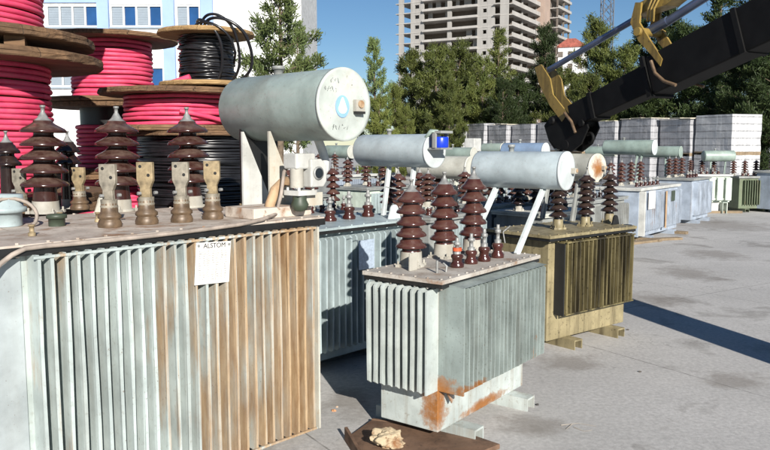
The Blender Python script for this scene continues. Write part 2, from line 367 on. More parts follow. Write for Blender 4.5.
def fins_bank(mb, axis, a0, a1, w, p, z0, z1, n, t=.018, rail=None):
    """corrugated wall: n fins sticking out of the plane at w by p (towards minus); axis 'x' runs along x and sticks out to -y"""
    for i in range(n):
        c = a0 + (a1 - a0) * (i + .5) / n + FJ.uniform(-.0022, .0022); th = t * FJ.uniform(.88, 1.12); lean = FJ.uniform(-.003, .003); pj = p + FJ.uniform(-.003, .003)
        zs = [z0 + (z1 - z0) * q / 6 for q in range(7)]; wv = [FJ.uniform(-.0013, .0013) for _ in zs]
        prof = [(w + .006, z0 + .004), (w - pj * .82, z0)] + [(w - pj - wv[q], min(max(zs[q], z0 + .02), z1 - .02)) for q in range(7)] + [(w - pj * .82, z1), (w + .006, z1 - .004)]
        b_ = len(mb.v); mb.prism(prof, 'x' if axis == 'x' else 'y', c - th / 2, c + th / 2)
        for q in range(b_, len(mb.v)):
            v_ = list(mb.v[q]); ax = 0 if axis == 'x' else 1; out = (w - v_[1 - ax]) / p
            v_[ax] += out * (lean * (1 - 2 * (v_[2] - z0) / (z1 - z0)) + .0025 * math.sin(v_[2] * 5 + i * 1.3) * (FJ.random() * .4 + .8)); mb.v[q] = tuple(v_)
    if rail:
        for zz in ((z1 - .016, z0 + .004) if rail == 1 else ()):
            if axis == 'x': mb.box(a0 + .01, a1 - .01, w - p - .009, w - p + .006, zz, zz + .014)
            else: mb.box(w - p - .009, w - p + .006, a0 + .01, a1 - .01, zz, zz + .014)
def skid(x, W, out, h=.1, wd=.13):
    m = MB(); y0, y1 = -W / 2 - out, W / 2 + out
    m.box(x - wd / 2, x + wd / 2, y0, y1, h - .014, h + .001)
    m.box(x - wd / 2, x - wd / 2 + .012, y0, y1, 0.0, h - .014); m.box(x + wd / 2 - .012, x + wd / 2, y0, y1, 0.0, h - .014)
    return m
def conservator(parent, x, y0, y1, z, r, mat, discmat=None, seg=36, gauge=True, cap=True):
    """oil tank lying along local y; its free disc is at y0"""
    mt = Matrix.Translation((x, y0, z)) @ Matrix.Rotation(-PI / 2, 4, 'X'); L = y1 - y0
    o = MB().lathe([(r, .012), (r, L - .012), (r * .97, L), (r * .5, L + .015), (.001, L + .02)], seg).build('conservator', M[mat], parent)
    for i, v in enumerate(o.data.vertices): v.co = mt @ v.co
    d = MB().lathe([(.001, -.008), (r * .6, -.006), (r * .94, 0), (r * 1.015, -.004), (r * 1.02, .018), (r * .99, .02)], seg).build('end_disc', M[discmat or mat], o)
    d.matrix_local = mt
    if gauge:
        gq = MB(); gq.box(r * .42, r * .72, -r * .14, r * .16, -.05, -.004); gg = gq.build('level_gauge', M['plinth'], d, bevel=.004)
        MB().lathe([(r * .1, -.056), (r * .1, -.049)], 12, Matrix.Translation((r * .57, 0, 0))).build('gauge_dial', M['rustpipe'], gg)
    if cap:
        MB().lathe([(r * .14, -.01), (r * .14, .035), (r * .19, .035), (r * .19, .06), (.001, .062)], 12, Matrix.Translation((x, y0 + L * .62, z + r))).build('filler_cap', M['greyT'], o)
    return o
def brace(parent, p, q, wd=.05, mat='strut'):
    m = MB(); L = (Vector(q) - Vector(p)).length
    m.box(-wd / 2, wd / 2, -.012, .012, 0, L, along(p, q)); m.box(-wd / 2, -wd / 2 + .01, -.012, .03, 0, L, along(p, q))
    return m.build('strut', M[mat], parent)
class Frame:
    """local frame of a transformer: x along its length (azimuth th), y to its back"""
    def __init__(s, c, th): s.rz = PI / 2 - R(th); s.c = Vector((c[0], c[1], 0)); s.inv = Matrix.Rotation(-s.rz, 3, 'Z')
    def loc(s, p): return s.inv @ (Vector(p) - s.c)
def tank_body(root, L, W, z0, z1, mat, bevel=.008):
    return MB().box(-L / 2, L / 2, -W / 2, W / 2, z0, z1).build('tank', M[mat], root, bevel=bevel)
def lid_plate(root, L, W, z1, mat, bolts=True, t=.022, flange=True, fmat=None, bolt_every=.13, proud=-.008, ft=.018):
    lm = MB().box(-L / 2, L / 2, -W / 2, W / 2, z1 - t, z1)
    if bolts:
        n = int(L / bolt_every)
        P = [(-L / 2 + .03 + (L - .06) * i / n, sy * (W / 2 - .026)) for i in range(n + 1) for sy in (-1, 1)]
        n2 = int(W / bolt_every); P += [(sx * (L / 2 - .026), -W / 2 + .03 + (W - .06) * i / n2) for i in range(1, n2) for sx in (-1, 1)]
        for x, y in P: lm.lathe([(.009, z1 - .002), (.009, z1 + .008), (.001, z1 + .009)], 6, Matrix.Translation((x, y, 0)), smooth=False); lm.lathe([(.009, z1 - t - ft - .024), (.009, z1 - t + .001)], 6, Matrix.Translation((x, y, 0)), smooth=False)
    o = lm.build('lid', M[mat], root)
    if flange: MB().box(-L / 2 - proud, L / 2 + proud, -W / 2 - proud, W / 2 + proud, z1 - t - .012 - ft, z1 - t - .004 if proud < 0 else z1 - .012).build('flange', M[fmat or mat], o)
    return o
def lug(parent, x, y, z, s=.07, mat='strut'):
    m = MB(); pts = []
    for k in range(13): pts.append((x + s * .5 * math.cos(PI * k / 12), z + s * .7 + s * .5 * math.sin(PI * k / 12)))
    pts += [(x - s * .75, z + .0005), (x + s * .75, z + .0005)]
    n = len(pts)
    m.prism(pts, 'y', y - .008, y + .008)
    for sgn in (-1, 1): m.lathe([(s * .24, -.001), (s * .24, .001)], 12, Matrix.Translation((x, y + sgn * .0085, z + s * .7)) @ Matrix.Rotation(PI / 2, 4, 'X'))
    return m.build('lifting_lug', M[mat], parent)

# ------------------------------------------------------------------ transformer A (large, nearest)
A_FR = Vector((-.435, 5.35)); thA = 43; LA, WA, HA = 3.1, 1.5, 1.59
dxA = Vector((math.sin(R(thA)), math.cos(R(thA)))); dyA = Vector((-math.cos(R(thA)), math.sin(R(thA))))
cA = A_FR - dxA * (LA / 2) + dyA * (WA / 2)
fA = Frame(cA, thA)
A = empty('power_transformer', (cA.x, cA.y, 0), fA.rz)
tag(A, 'largest nearest transformer, pale green fins with brown rust runs and a white nameplate', 'transformer', 'old transformers stored in the yard')
TW = WA / 2 - .07        # tank wall half width
MB().box(-LA / 2 + .05, LA / 2 - .004, -TW, TW, .1, HA - .05).build('tank', M['paintA'], A, bevel=.01)
lidA = lid_plate(A, LA, WA, HA, 'lidA', t=.024, bolt_every=.16, fmat='black', proud=.005, ft=.022)
XR = LA / 2 - .135; XL = -.53
fb = MB(); fins_bank(fb, 'x', XL, XR, -TW, .135, .075, HA - .055, 27, .018, 1)
fb.build('cooling_fins', M['finsA'], A)
MB().box(-LA / 2 + .06, XL - .004, -TW - .012, -TW + .004, .11, HA - .075).box(-LA/2+.3, -LA/2+.42, -TW-.04, -TW-.011, .11, HA-.09).build('end_panel', M['flatA'], A, bevel=.004)
MB().box(XR + .005, XR + .02, -TW - .14, -TW + .004, .075, HA - .06).build('fin_end_plate', M['endA'], A)
MB().box(LA / 2 - .006, LA / 2 + .02, -TW + .08, -TW + .20, 1.05, 1.24).build('jacking_lug', M['endA'], A, bevel=.004)
for xx in (-.9, .95): skid(xx, WA - .25, .06).build('skid', M['greyT'], A)
MB().box(XR + .021, LA / 2 - .008, -TW - .004, -TW + .002, .105, HA - .055).build('wall_strip', M['endA'], A)
# nameplate
pc = dep(192.5, 259, 4.72); pl = fA.loc(pc)
px_ = pl.x; pz_ = pl.z; py_ = -TW - .135 - .012
plate = MB().box(-.125, .125, -.003, .003, -.13, .13).build('nameplate', M['plate'], A, (px_, py_, pz_), bevel=.001)
plate.rotation_euler = (R(3), R(2.5), 0)
text_mesh('lettering', 'ALSTOM', .042, M['ink'], plate, (.005, -.0045, .108), (PI / 2, 0, 0))
ln = MB(); rnd = random.Random(4)
for k in range(13):
    z = .07 - k * .0145
    ln.box(-.11, .11, -.0042, -.0032, z - .0007, z + .0007)
    for q in range(7):
        x = -.105 + .031 * q + rnd.uniform(0, .006); ln.box(x, x + rnd.uniform(.006, .018), -.0042, -.0032, z + .004, z + .008)
for x in (-.045, .02, .065): ln.box(x - .0006, x + .0006, -.0044, -.0032, -.11, .075)
ln.build('data_rows', M['inkfaint'], plate)
hd = MB()
for sx in (-1, 1): hd.lathe([(.008, 0), (.008, .006)], 8, Matrix.Translation((sx * .11, -.003, .112)) @ Matrix.Rotation(PI / 2, 4, 'X'))
hd.build('fixing_screw', M['metal'], plate)
# hv bushings
for px, py, top in ((46, 213, 106), (119, 211, 107), (191, 207, 108)):
    p = fA.loc(at(px, py, HA)); d = at(px, py, HA).y
    bushing(A, 'high_voltage_bushing', (p.x, p.y, HA), (py - top) * d / FPX * 1.0, 5, .172, .080, M['porc'], seg=28, plinth_h=.085, foot=.15)
for px, py, top in ((17, 213, 131), (77, 209, 131)):
    p = fA.loc(at(px, py, HA)); d = at(px, py, HA).y
    bushing(A, 'neutral_bushing', (p.x, p.y + .12, HA), (py - top) * d / FPX, 2, .10, .055, M['porcD'], seg=20, plinth_h=.07, foot=.5)
for px, py, top, mt in ((21, 213, 167, 'pewter'), (80, 209.5, 166, 'brass'), (110, 227, 162, 'pewter'), (147, 224, 160, 'brass'), (182, 222, 160, 'pewter'), (213, 219, 159, 'brass')):
    q = at(px, py, HA); p = fA.loc(q)
    palm(A, (p.x, p.y, HA), (py - top) * q.y / FPX * .97, .073, -fA.rz + math.atan2(-q.x, q.y) * -1 + R(8), mt)
# conservator
dc = fA.loc(dep(344.5, 104.5, 5.2)); rA = .247
cons = conservator(A, dc.x, dc.y, dc.y + 1.14, dc.z, rA, 'consA', 'discA', 56, gauge=False)
disc = [c for c in cons.children if c.name.startswith('end_disc')][0]
# disc frame: local x = transformer x, local y = up (z), -z = outwards
def on_disc(mb, name, mat, parent=None): return mb.build(name, M[mat], parent or disc)
# disc local axes after rotation: x -> x, z -> +y, y -> -z
dcl = MB().lathe([(.064, -.0125), (.064, -.0105)], 28, Matrix.Translation((-.03, .015, 0)) @ Matrix.Scale(1.18, 4, (0, 1, 0)))
on_disc(dcl, 'decal', 'decalblue')
dw = [(-.03 + .040 * math.sin(2*PI*k/24) * (1 if math.cos(2*PI*k/24) > -.1 else .42 + .5 * (1 + math.cos(2*PI*k/24))), .028 + (.036 if math.cos(2*PI*k/24) > 0 else .075) * math.cos(2*PI*k/24)) for k in range(24)]
on_disc(MB().prism(dw, 'z', -.0142, -.0128), 'decal_drop', 'decalwhite')
gq = on_disc(MB().box(.075, .16, -.035, .045, -.04, -.008), 'level_gauge', 'plinth')
on_disc(MB().lathe([(.026, -.05), (.026, -.039)], 14, Matrix.Translation((.118, -.004, 0))), 'gauge_dial', 'rustpipe', gq)
on_disc(MB().box(.078, .158, .045, .062, -.046, -.008), 'gauge_shadow_lip', 'dark', gq).name = 'gauge_shadow'  # dark strip under the gauge, imitating its shadow
ck = MB(); rnd = random.Random(9)
def scribble(x0, y0, n, s):
    x = x0
    for k in range(n):
        pts = [(x + rnd.uniform(-.3, .9) * s, y0 + rnd.uniform(-1, 1) * s, -.0118 - .002 * 0) for _ in range(4)]
        ck.tube(pts, .0018, 4); x += s * 1.35
scribble(-.13, -.16, 3, .022); scribble(-.19, -.1, 5, .018); scribble(-.12, .15, 6, .02)
on_disc(ck, 'crayon_scrawl', 'chalk')
# bracket, gussets, relay and pipes under the conservator
bx = dc.x; zt = dc.z - rA * .8
y_f = -WA / 2 + .02
for yy in (y_f + .34, y_f + .66):
    MB().prism([(bx - .20, HA + .001), (bx + .10, HA + .001), (bx - .185, zt + .02), (bx - .20, zt + .02)], 'y', yy, yy + .018).build('gusset', M['white' if yy > y_f + .5 else 'endA'], A)
MB().box(bx - .19, bx + .16, y_f + .69, y_f + .71, HA + .001, zt + .08).build('bracket_shade', M['black'], A)  # black plate added to imitate the shade behind the gussets
MB().box(LA/2 - .5, LA / 2 + .02, -WA/2 + .16, -WA/2 + .5, HA + .001, HA + .075).build('bracket_foot', M['lidA'], A, bevel=.006)
rc_ = fA.loc(dep(304, 173, 5.36)); X, Y, Z = rc_
rel = MB().box(X - .13, X + .05, Y - .07, Y + .07, Z + .03, Z + .14).build('gas_relay', M['white'], A, bevel=.012)
MB().prism([(X - .02, Z - .10), (X + .10, Z - .10), (X + .13, Z - .06), (X + .13, Z + .06), (X + .08, Z + .10), (X - .02, Z + .10)], 'y', Y - .10, Y + .05).build('relay_housing', M['white'], rel, bevel=.01)
MB().lathe([(.048, Z - .1), (.048, Z + .035)], 18, Matrix.Translation((X - .085, Y - .02, 0))).build('relay_chamber', M['plinth'], rel)
MB().lathe([(.036, 0), (.036, .012)], 20, Matrix.Translation((X + .045, Y - .10, Z)) @ Matrix.Rotation(PI / 2, 4, 'X')).build('sight_glass', M['glass'], rel)
MB().lathe([(.048, 0), (.048, .008), (.037, .012)], 20, Matrix.Translation((X + .045, Y - .10, Z)) @ Matrix.Rotation(PI / 2, 4, 'X'), cap=False).build('glass_rim', M['metal'], rel)
dfm = MB().box(X - .12, X + .05, Y - .08, Y + .08, Z - .155, Z - .12)
for sx in (-.1, .03):
    for sy in (-.06, .06): dfm.lathe([(.012, Z - .12), (.012, Z - .10)], 6, Matrix.Translation((X + sx, Y + sy, 0)))
dfm.build('drain_flange', M['white'], rel)
MB().lathe([(.02, Z - .27), (.05, Z - .26), (.065, Z - .22), (.05, Z - .19), (.05, Z - .156)], 14, Matrix.Translation((X - .06, Y - .02, 0))).build('drain_cock', M['greencock'], rel)
MB().box(X - .02, X + .15, Y - .03, Y - .01, HA + .076, HA + .17).build('support_plate', M['endA'], A)
MB().tube([(X + .12, Y, Z - .02), (X + .17, Y, Z - .015), (X + .20, Y, Z + .02), (X + .205, Y, Z + .08), (X + .19, Y + .01, Z + .15), (bx + .03, Y + .03, zt + .06)], .032, 14).tube([(X + .145, Y, Z - .02), (X + .165, Y, Z - .018)], .048, 14).build('elbow_pipe', M['white'], A)
q0 = fA.loc(dep(268, 213, 5.3)); q1 = fA.loc(dep(275, 190, 5.38)); q2 = fA.loc(dep(284, 181, 5.42))
MB().tube([(q0.x, q0.y, HA + .002), (q0.x + .02, q0.y, HA + .09), tuple(q1), tuple(q2), (X - .08, Y, Z - .06)], .036, 14).build('riser_pipe', M['rustpipe'], A)
# hose along the lid edge
hp = []
for px, py in ((-14, 282), (0, 264), (12, 255), (25, 248.5), (45, 246), (75, 243.5), (110, 240), (150, 236), (200, 230), (240, 224.5), (262, 219.5)):
    q = fA.loc(dep(px, py, 4.5)); t_ = None
    # slide the point along its ray onto the plane just in front of the lid edge
    o_ = fA.loc((0, 0, CAMH)); yv = -WA / 2 - .018
    k = (yv - o_.y) / (q.y - o_.y); hp.append(tuple(o_ + (q - o_) * k))
e1 = fA.loc(dep(276, 214, 5.25)); e2 = fA.loc(dep(281, 195, 5.28)); e3 = fA.loc(dep(284, 172, 5.33)); e4 = fA.loc(dep(290, 163, 5.38))
hp += [tuple(e1), tuple(e2), tuple(e3), tuple(e4)]
MB().tube(hp, .0135, 8).build('breather_hose', M['pipe'], A)
# filler pot with ring, far left of the lid
p0 = fA.loc(at(2, 226, HA))
MB().lathe([(.12, .002), (.12, .09), (.15, .09), (.15, .12), (.13, .125), (.13, .20), (.001, .205)], 24, Matrix.Translation((p0.x, p0.y, HA))).build('filler_pot', M['paintB'], A)
rg = MB(); rg.tube([(p0.x + .15 * math.cos(2*PI*k/24), p0.y - .17 + .05 * math.sin(2*PI*k/24), HA + .08 + .10 * math.sin(2*PI*k/24)) for k in range(25)], .012, 6); rg.build('lifting_ring', M['pipe'], A)
for px, py in ((32, 236), (60, 222), (98, 222), (242, 212)):
    p = fA.loc(at(px, py, HA)); MB().lathe([(.022, .001), (.022, .02), (.014, .02), (.014, .055), (.02, .055), (.02, .065)], 8, Matrix.Translation((p.x, p.y, HA))).build('vent_plug', M['brass'], A)
p = fA.loc(at(57, 226, HA)); MB().lathe([(.05, .001), (.05, .05), (.062, .05), (.062, .075), (.001, .08)], 12, Matrix.Translation((p.x, p.y, HA))).build('thermometer_pocket', M['greencock'], A)
for x in (-.3, .6):
    lug(A, x, WA / 2 - .12, HA, .12, 'endA')

# ------------------------------------------------------------------ transformer M (middle of the picture)
thM = 37; cM = Vector((.56, 5.73)); LM, WM, HM = 1.30, .50, 1.2
fM = Frame(cM, thM)
T = empty('transformer', (cM.x, cM.y, 0), fM.rz)
tag(T, 'grey green transformer with rust at its near bottom corner, rusty sheet lying before it', 'transformer', 'old transformers stored in the yard')
MB().box(-LM / 2, LM / 2, -WM / 2, WM / 2, .1, HM - .045).build('tank', M['skirtM'], T, bevel=.006)
lidM = lid_plate(T, 1.50, .68, HM, 'lidM', t=.028, bolt_every=.11, fmat='black')
fb = MB(); fins_bank(fb, 'x', -.60, .64, -WM / 2, .2, .40, HM - .055, 20, .014)
fb.box(-.648, -.63, -WM / 2 - .2, -WM / 2 + .004, .40, HM - .055)
fb.prism([(-WM/2 - .2, HM - .056), (-WM/2 + .003, HM - .056), (-WM/2 + .003, HM - .036)], 'x', -.648, .64)
fb.build('cooling_fins', M['paintM'], T)
fb = MB(); fins_bank(fb, 'y', -.215, .285, -LM / 2, .15, .40, HM - .065, 8, .018)
fb.box(-LM / 2 - .14, -LM / 2 + .003, -.245, -.232, .40, HM - .075)
fb.build('cooling_fins', M['finsLM'], T)
fb = MB(); fins_bank(fb, 'x', -.6, .6, 0, .12, .4, HM - .08, 16, .016, False)
for i, v in enumerate(fb.v): fb.v[i] = (-v[0], -v[1] + WM / 2, v[2])
fb.build('cooling_fins', M['paintM'], T)
for xx in (-.40, .42): skid(xx, WM, .19, .1, .125).build('skid', M['skirtM'], T)
MB().prism([(-.62, .39), (-.46, .39), (-.46, .385), (-.56, .30)], 'y', -WM / 2 - .06, -WM / 2 - .05).build('torn_flap', M['skirtM'], T)
for px, py, top in ((411, 266, 178), (444, 257, 171), (472.5, 252, 166)):
    q = at(px, py, HM); p = fM.loc(q)
    bushing(T, 'high_voltage_bushing', (p.x, p.y, HM), (py - top) * q.y / FPX, 5, .116, .068, M['porcM'], seg=24, plinth_h=.105)
for px, py, top, rg in ((457, 267, 237, 'orange'), (471, 263.5, 233, None), (484, 261, 228, None), (497.5, 257.5, 224, None)):
    q = at(px, py, HM); p = fM.loc(q); stud(T, (p.x, p.y, HM), (py - top) * q.y / FPX, .047, 'porcM', rg)
dM = fM.loc(dep(567, 171, 6.45)); rM = .165
cq = conservator(T, dM.x, dM.y, dM.y + .86, dM.z, rM, 'consM', 'strut', 44)
for yy, xo in ((-.16, .66), (.30, .66)):
    brace(T, (xo, yy, HM + .001), (dM.x - .03, yy, dM.z - rM * .92), .034)
pass
hkm = MB()
q = fM.loc(at(437, 273, HM)); hkm.tube([(q.x, q.y, HM), (q.x, q.y, HM + .09)], .010, 6); q = fM.loc(at(446, 272, HM))
hkm.tube([(q.x, q.y, HM), (q.x + .01, q.y, HM + .04), (q.x + .01, q.y + .03, HM + .06)], .008, 6); hkm.build('vent_plug', M['metal'], T)
q = fM.loc(at(413, 270.5, HM)); MB().box(q.x - .045, q.x + .045, q.y - .008, q.y + .008, HM + .0005, HM + .13).build('earth_tab', M['plinth'], T, bevel=.003)
lug(T, .62, .22, HM, .09)
MB().tube([fM.loc(dep(505, 243, 6.5)), fM.loc(dep(503, 232, 6.5)), fM.loc(dep(510, 226, 6.6))], .006, 6).build('thermometer_tube', M['metal'], T)
MB().tube([fM.loc(dep(386, 187, 5.7)), fM.loc(dep(400, 190, 5.75)), fM.loc(dep(412, 189, 5.8))], .004, 5).build('arcing_horn', M['metal'], T)

# ------------------------------------------------------------------ transformer B (behind A)
thB = 43; HB = 1.35
dx = Vector((math.sin(R(thB)), math.cos(R(thB)))); dy = Vector((-math.cos(R(thB)), math.sin(R(thB))))
LB, WB = 2.0, .95
cB = Vector((-.54, 6.72)) + dx * .36 + dy * (WB / 2)
fB = Frame(cB, thB)
T = empty('transformer', (cB.x, cB.y, 0), fB.rz)
tag(T, 'blue grey transformer half shaded behind the largest one, bright blue breather cup on its tank', 'transformer', 'old transformers stored in the yard')
tank_body(T, LB - .1, WB - .2, .1, HB - .04, 'paintB')
lid_plate(T, LB, WB, HB, 'paintB', bolt_every=.16, fmat='black')
fb = MB(); fins_bank(fb, 'x', -.95, .93, -WB / 2 + .1, .12, .2, HB - .09, 24, .018); fb.build('cooling_fins', M['paintB'], T)
for xx in (-.5, .5): skid(xx, WB - .25, .05).build('skid', M['greyT'], T)
q = fB.loc(dep(371.5, 255, 7.0)); pb = MB().box(-.105, .105, -.004, .004, -.14, .14).build('nameplate', M['plateB'], T, (q.x, -WB / 2 - .045, q.z), bevel=.002)
for px, py, top in ((330, 221, 197), (349, 219, 191), (368, 216.5, 190)):
    q = at(px, py, HB); p = fB.loc(q); stud(T, (p.x, p.y, HB), (py - top) * q.y / FPX, .06, 'porcM')
for px, py in ((347, 207), (383, 203.5), (400, 199)):
    q = at(px, py, HB); p = fB.loc(q); bushing(T, 'high_voltage_bushing', (p.x, min(p.y, .40), HB), .47, 5, .105, .042, M['porcM'], seg=20, plinth_h=.06)
lug(T, fB.loc(at(377, 217, HB)).x, -.3, HB, .12)
dB = fB.loc(dep(435, 151, 7.65)); rB = .172
cq = conservator(T, dB.x, dB.y, dB.y + 1.02, dB.z, rB, 'consM', 'strut', 40, gauge=False)
for y_, in ((dB.y + .27,), (dB.y + .62,)):
    brace(T, (LB / 2 - .08, y_, HB + .001), (dB.x - .02, y_, dB.z - rB * .92), .036)
q = fB.loc(dep(440.5, 141, 7.55))
bf = MB(); bw = .095
bf.box(q.x - bw, q.x + bw, q.y - .08, q.y + .08, q.z + .075, q.z + .10); bf.box(q.x - bw, q.x + bw, q.y - .08, q.y + .08, q.z - .085, q.z - .068)
for sx in (-1, 1): bf.box(q.x + sx * bw - .012, q.x + sx * bw + .012, q.y - .02, q.y + .02, q.z - .069, q.z + .076)
br_ = bf.build('breather_holder', M['greyT'], T)
MB().lathe([(.074, -.067), (.080, -.055), (.080, .03), (.074, .04), (.001, .042)], 20, Matrix.Translation(q)).build('breather_cup', M['blue'], br_)
MB().tube([(q.x - .05, q.y, q.z + .09), (q.x - .12, q.y + .02, q.z + .10), (dB.x - .04, dB.y + .12, dB.z + .1)], .02, 8).build('breather_pipe', M['greenT'], T)

# ------------------------------------------------------------------ transformer K (olive, oily)
thK = 51
dx = Vector((math.sin(R(thK)), math.cos(R(thK)))); dy = Vector((-math.cos(R(thK)), math.sin(R(thK))))
LK, WK, HK = 1.36, .72, 1.2
cK = Vector((1.65, 7.5)) + dx * (LK / 2) + dy * (WK / 2)
fK = Frame(cK, thK)
T = empty('transformer', (cK.x, cK.y, 0), fK.rz)
tag(T, 'olive yellow transformer with oil stained dark fins and dark bushings, shadow on concrete beside it', 'transformer', 'old transformers stored in the yard')
tank_body(T, LK, WK, .1, HK - .04, 'paintK', .008)
lid_plate(T, LK + .16, WK + .16, HK, 'paintK', t=.03, bolt_every=.13, fmat='black')
fb = MB(); fins_bank(fb, 'x', -LK / 2 + .12, LK / 2 - .02, -WK / 2, .13, .37, HK - .07, 18, .016, 1); fb.build('cooling_fins', M['finsK'], T)
fb = MB().box(-LK / 2 + .10, -LK / 2 + .115, -WK / 2 - .125, -WK / 2 + .003, .37, HK - .09); fb.build('fin_end_plate', M['dark'], T)
for xx in (-.36, .40): skid(xx, WK, .16, .1, .13).build('skid', M['paintK'], T)
for px, py in ((558, 229), (585, 226), (609, 222.5)):
    q = at(px, py, HK); p = fK.loc(q); bushing(T, 'high_voltage_bushing', (p.x, p.y, HK), .66, 6, .10, .045, M['porcD'], base='paintK', seg=20, plinth_h=.10)
for px, py in ((570, 223), (597, 220)):
    q = at(px, py, HK); p = fK.loc(q); stud(T, (p.x, p.y + .16, HK), .24, .045, 'porcD')
dK = fK.loc(dep(597.5, 168, 8.75))
cq = conservator(T, dK.x, dK.y, dK.y + .95, dK.z, .165, 'creamT', 'rustdisc', 36)
for yy in (dK.y + .25, dK.y + .7): brace(T, (LK / 2 - .06, yy, HK + .001), (dK.x - .02, yy, dK.z - .15), .05, 'greyT')
lug(T, LK / 2 + .02, -.2, HK, .09, 'black')
MB().box(LK / 2 + .07, LK / 2 + .2, -.3, -.22, HK - .035, HK - .005).build('lifting_bracket', M['black'], T)
MB().tube([(LK / 2, -.2, .35), (LK / 2 + .10, -.24, .37)], .012, 6).build('drain_valve', M['metal'], T)

# ------------------------------------------------------------------ generic transformers further back
def far_transformer(label, corner, th, L, W, H, body, fin, lidm, hv=3, cons=None, consmat='greenT', discmat=None, fins=True, hvh=.5, z0=.1, flat=False, end_mat=None, struts=True, porc='porcM', n_f=None, base='skid', hvy=.0, seed=1, gauge=False, lv=4):
    """corner = front near corner of the tank on the ground"""
    rnd = random.Random(seed)
    dx = Vector((math.sin(R(th)), math.cos(R(th)))); dy = Vector((-math.cos(R(th)), math.sin(R(th))))
    c = Vector((corner[0], corner[1])) + dx * L / 2 + dy * W / 2
    f = Frame(c, th); T = empty('transformer', (c.x, c.y, 0), f.rz)
    tag(T, label, 'transformer', 'old transformers stored in the yard')
    tank_body(T, L, W, z0, H - .04, body)
    lid_plate(T, L + .12, W + .12, H, lidm, t=.03, bolts=False)
    if fins:
        n = n_f or int(L / .085); fb = MB(); fins_bank(fb, 'x', -L / 2 + .1, L / 2 - .02, -W / 2, .12, z0 + .12, H - .12, n, .02); fb.build('cooling_fins', M[fin], T)
        fb = MB(); fins_bank(fb, 'x', -L / 2 + .1, L / 2 - .05, 0, .1, z0 + .15, H - .12, n, .02)
        for i, v in enumerate(fb.v): fb.v[i] = (-v[0], -v[1] + W / 2, v[2])
        fb.build('cooling_fins', M[fin], T)
    for xx in (-.3 * L, .3 * L): skid(xx, W, .14, z0, .14).build('skid', M[body], T)
    for i in range(hv):
        x = -L * .36 + L * .72 * i / max(1, hv - 1) - (.1 if cons else 0)
        bushing(T, 'high_voltage_bushing', (x, W * .16 + hvy, H), hvh, 5, .105, .042, M[porc], seg=14, plinth_h=.06, detail=True)
    for i in range(lv):
        stud(T, (-L * .3 + L * .52 * i / max(1, lv - 1), -W * .28, H), .2, .042, porc)
    if cons is not None:
        px, py, Y, r, cl, axis = cons
        d = f.loc(dep(px, py, Y))
        if axis == 'y':
            conservator(T, d.x, d.y, d.y + cl, d.z, r, consmat, discmat, 28, gauge=gauge)
            ys = (max(-W/2, d.y + cl * .25), min(W / 2, d.y + cl * .75)); xs = (min(d.x, L / 2 - .05),) * 2
            for yy, xx in zip(ys, xs): brace(T, (xx, yy, H + .001), (d.x, yy, d.z - r * .93), .036, consmat)
        else:
            cv = conservator(T, 0, 0, cl, 0, r, consmat, discmat, 28, gauge=gauge)
            cv.location = d; cv.rotation_euler = (0, 0, PI / 2)
            for k in (.25, .75): brace(T, (max(-L/2+.05, min(L/2-.05, d.x - cl * k)), min(W / 2, max(-W/2, d.y)), H + .001), (d.x - cl * k, d.y, d.z - r * .93), .036, consmat)
    return T, f
# the blue grey one on the right
E_, fE = far_transformer('blue grey transformer with white plates and rust edged fins, beside the open concrete', (5.5, 16.2), 39, 2.55, 1.15, 1.17, 'paintE', 'finsE', 'white', 4, (655, 147.5, 18.9, .19, 1.3, 'y'), 'greenT', 'strut', hvh=.62, n_f=22, seed=2, lv=6)
pp = MB().box(-.2, .2, -.004, .004, -.2, .2).build('nameplate', M['plate'], E_, (-.85, -.705, .9))
MB().box(-.12, .12, -.004, .004, -.12, .12).build('nameplate', M['greencock'], E_, (.55, -.707, .92))
MB().box(-.05, .05, -.003, .003, -.55, .3).build('rust_streak_cover', M['rustpipe'], E_, (.1, -.7035, .75)).name = 'rusty_fin_cover'
MB().box(-1.27, -1.2, -.70, -.55, .13, 1.1).build('corner_post', M['white'], E_)
for xx in (-.9, .0, .9): MB().box(xx - .09, xx + .09, -.95, .8, .001, .06).build('timber_bearer', M['timber'], E_) if xx != .0 else None
far_transformer('blue grey finned transformer tucked behind the one with white plates', (8.15, 19.9), 39, 1.5, 1.0, 1.22, 'paintE', 'finsE', 'greyT', 3, (681, 152, 20.9, .16, 1.25, 'y'), 'greenT', 'greenT', hvh=.6, seed=3)
# pale sage one, front radiators as flat panels
th = 86
F_, fF = far_transformer('pale sage transformer with four flat radiator panels in front of the bright pallet stack', (9.62, 23.1), th, 1.05, .9, 1.2, 'paintF', 'paintF', 'white', 3, (733, 156, 23.5, .17, .95, 'x'), 'greenT', 'greenT', fins=False, hvh=.5, z0=.34, seed=4)
fr = MB()
for i in range(4):
    x = -.40 + .265 * i; fr.box(x - .10, x + .10, -.62, -.448, .40, 1.1)
fr.build('radiator_panel', M['paintF'], F_, bevel=.02)
for zz in (.44, 1.06): MB().tube([(-.52, -.53, zz), (.52, -.53, zz)], .03, 8).build('header_pipe', M['paintF'], F_)
MB().box(-.5, .5, -.4, .4, .06, .33).build('base_frame', M['white'], F_)
far_transformer('dark olive green transformer in shade right of the pale sage one', (11.15, 23.6), 82, 1.1, .9, 1.12, 'paintG', 'paintG', 'greyT', 3, None, fins=True, hvh=.55, seed=5)
far_transformer('slate blue plain sided transformer cut by the right edge of the photo', (12.35, 22.7), 60, 1.7, 1.2, 1.3, 'paintE', 'paintE', 'white', 3, (800, 151.5, 23.6, .17, 1.1, 'x'), 'greenT', 'greenT', fins=False, hvh=.6, seed=6)
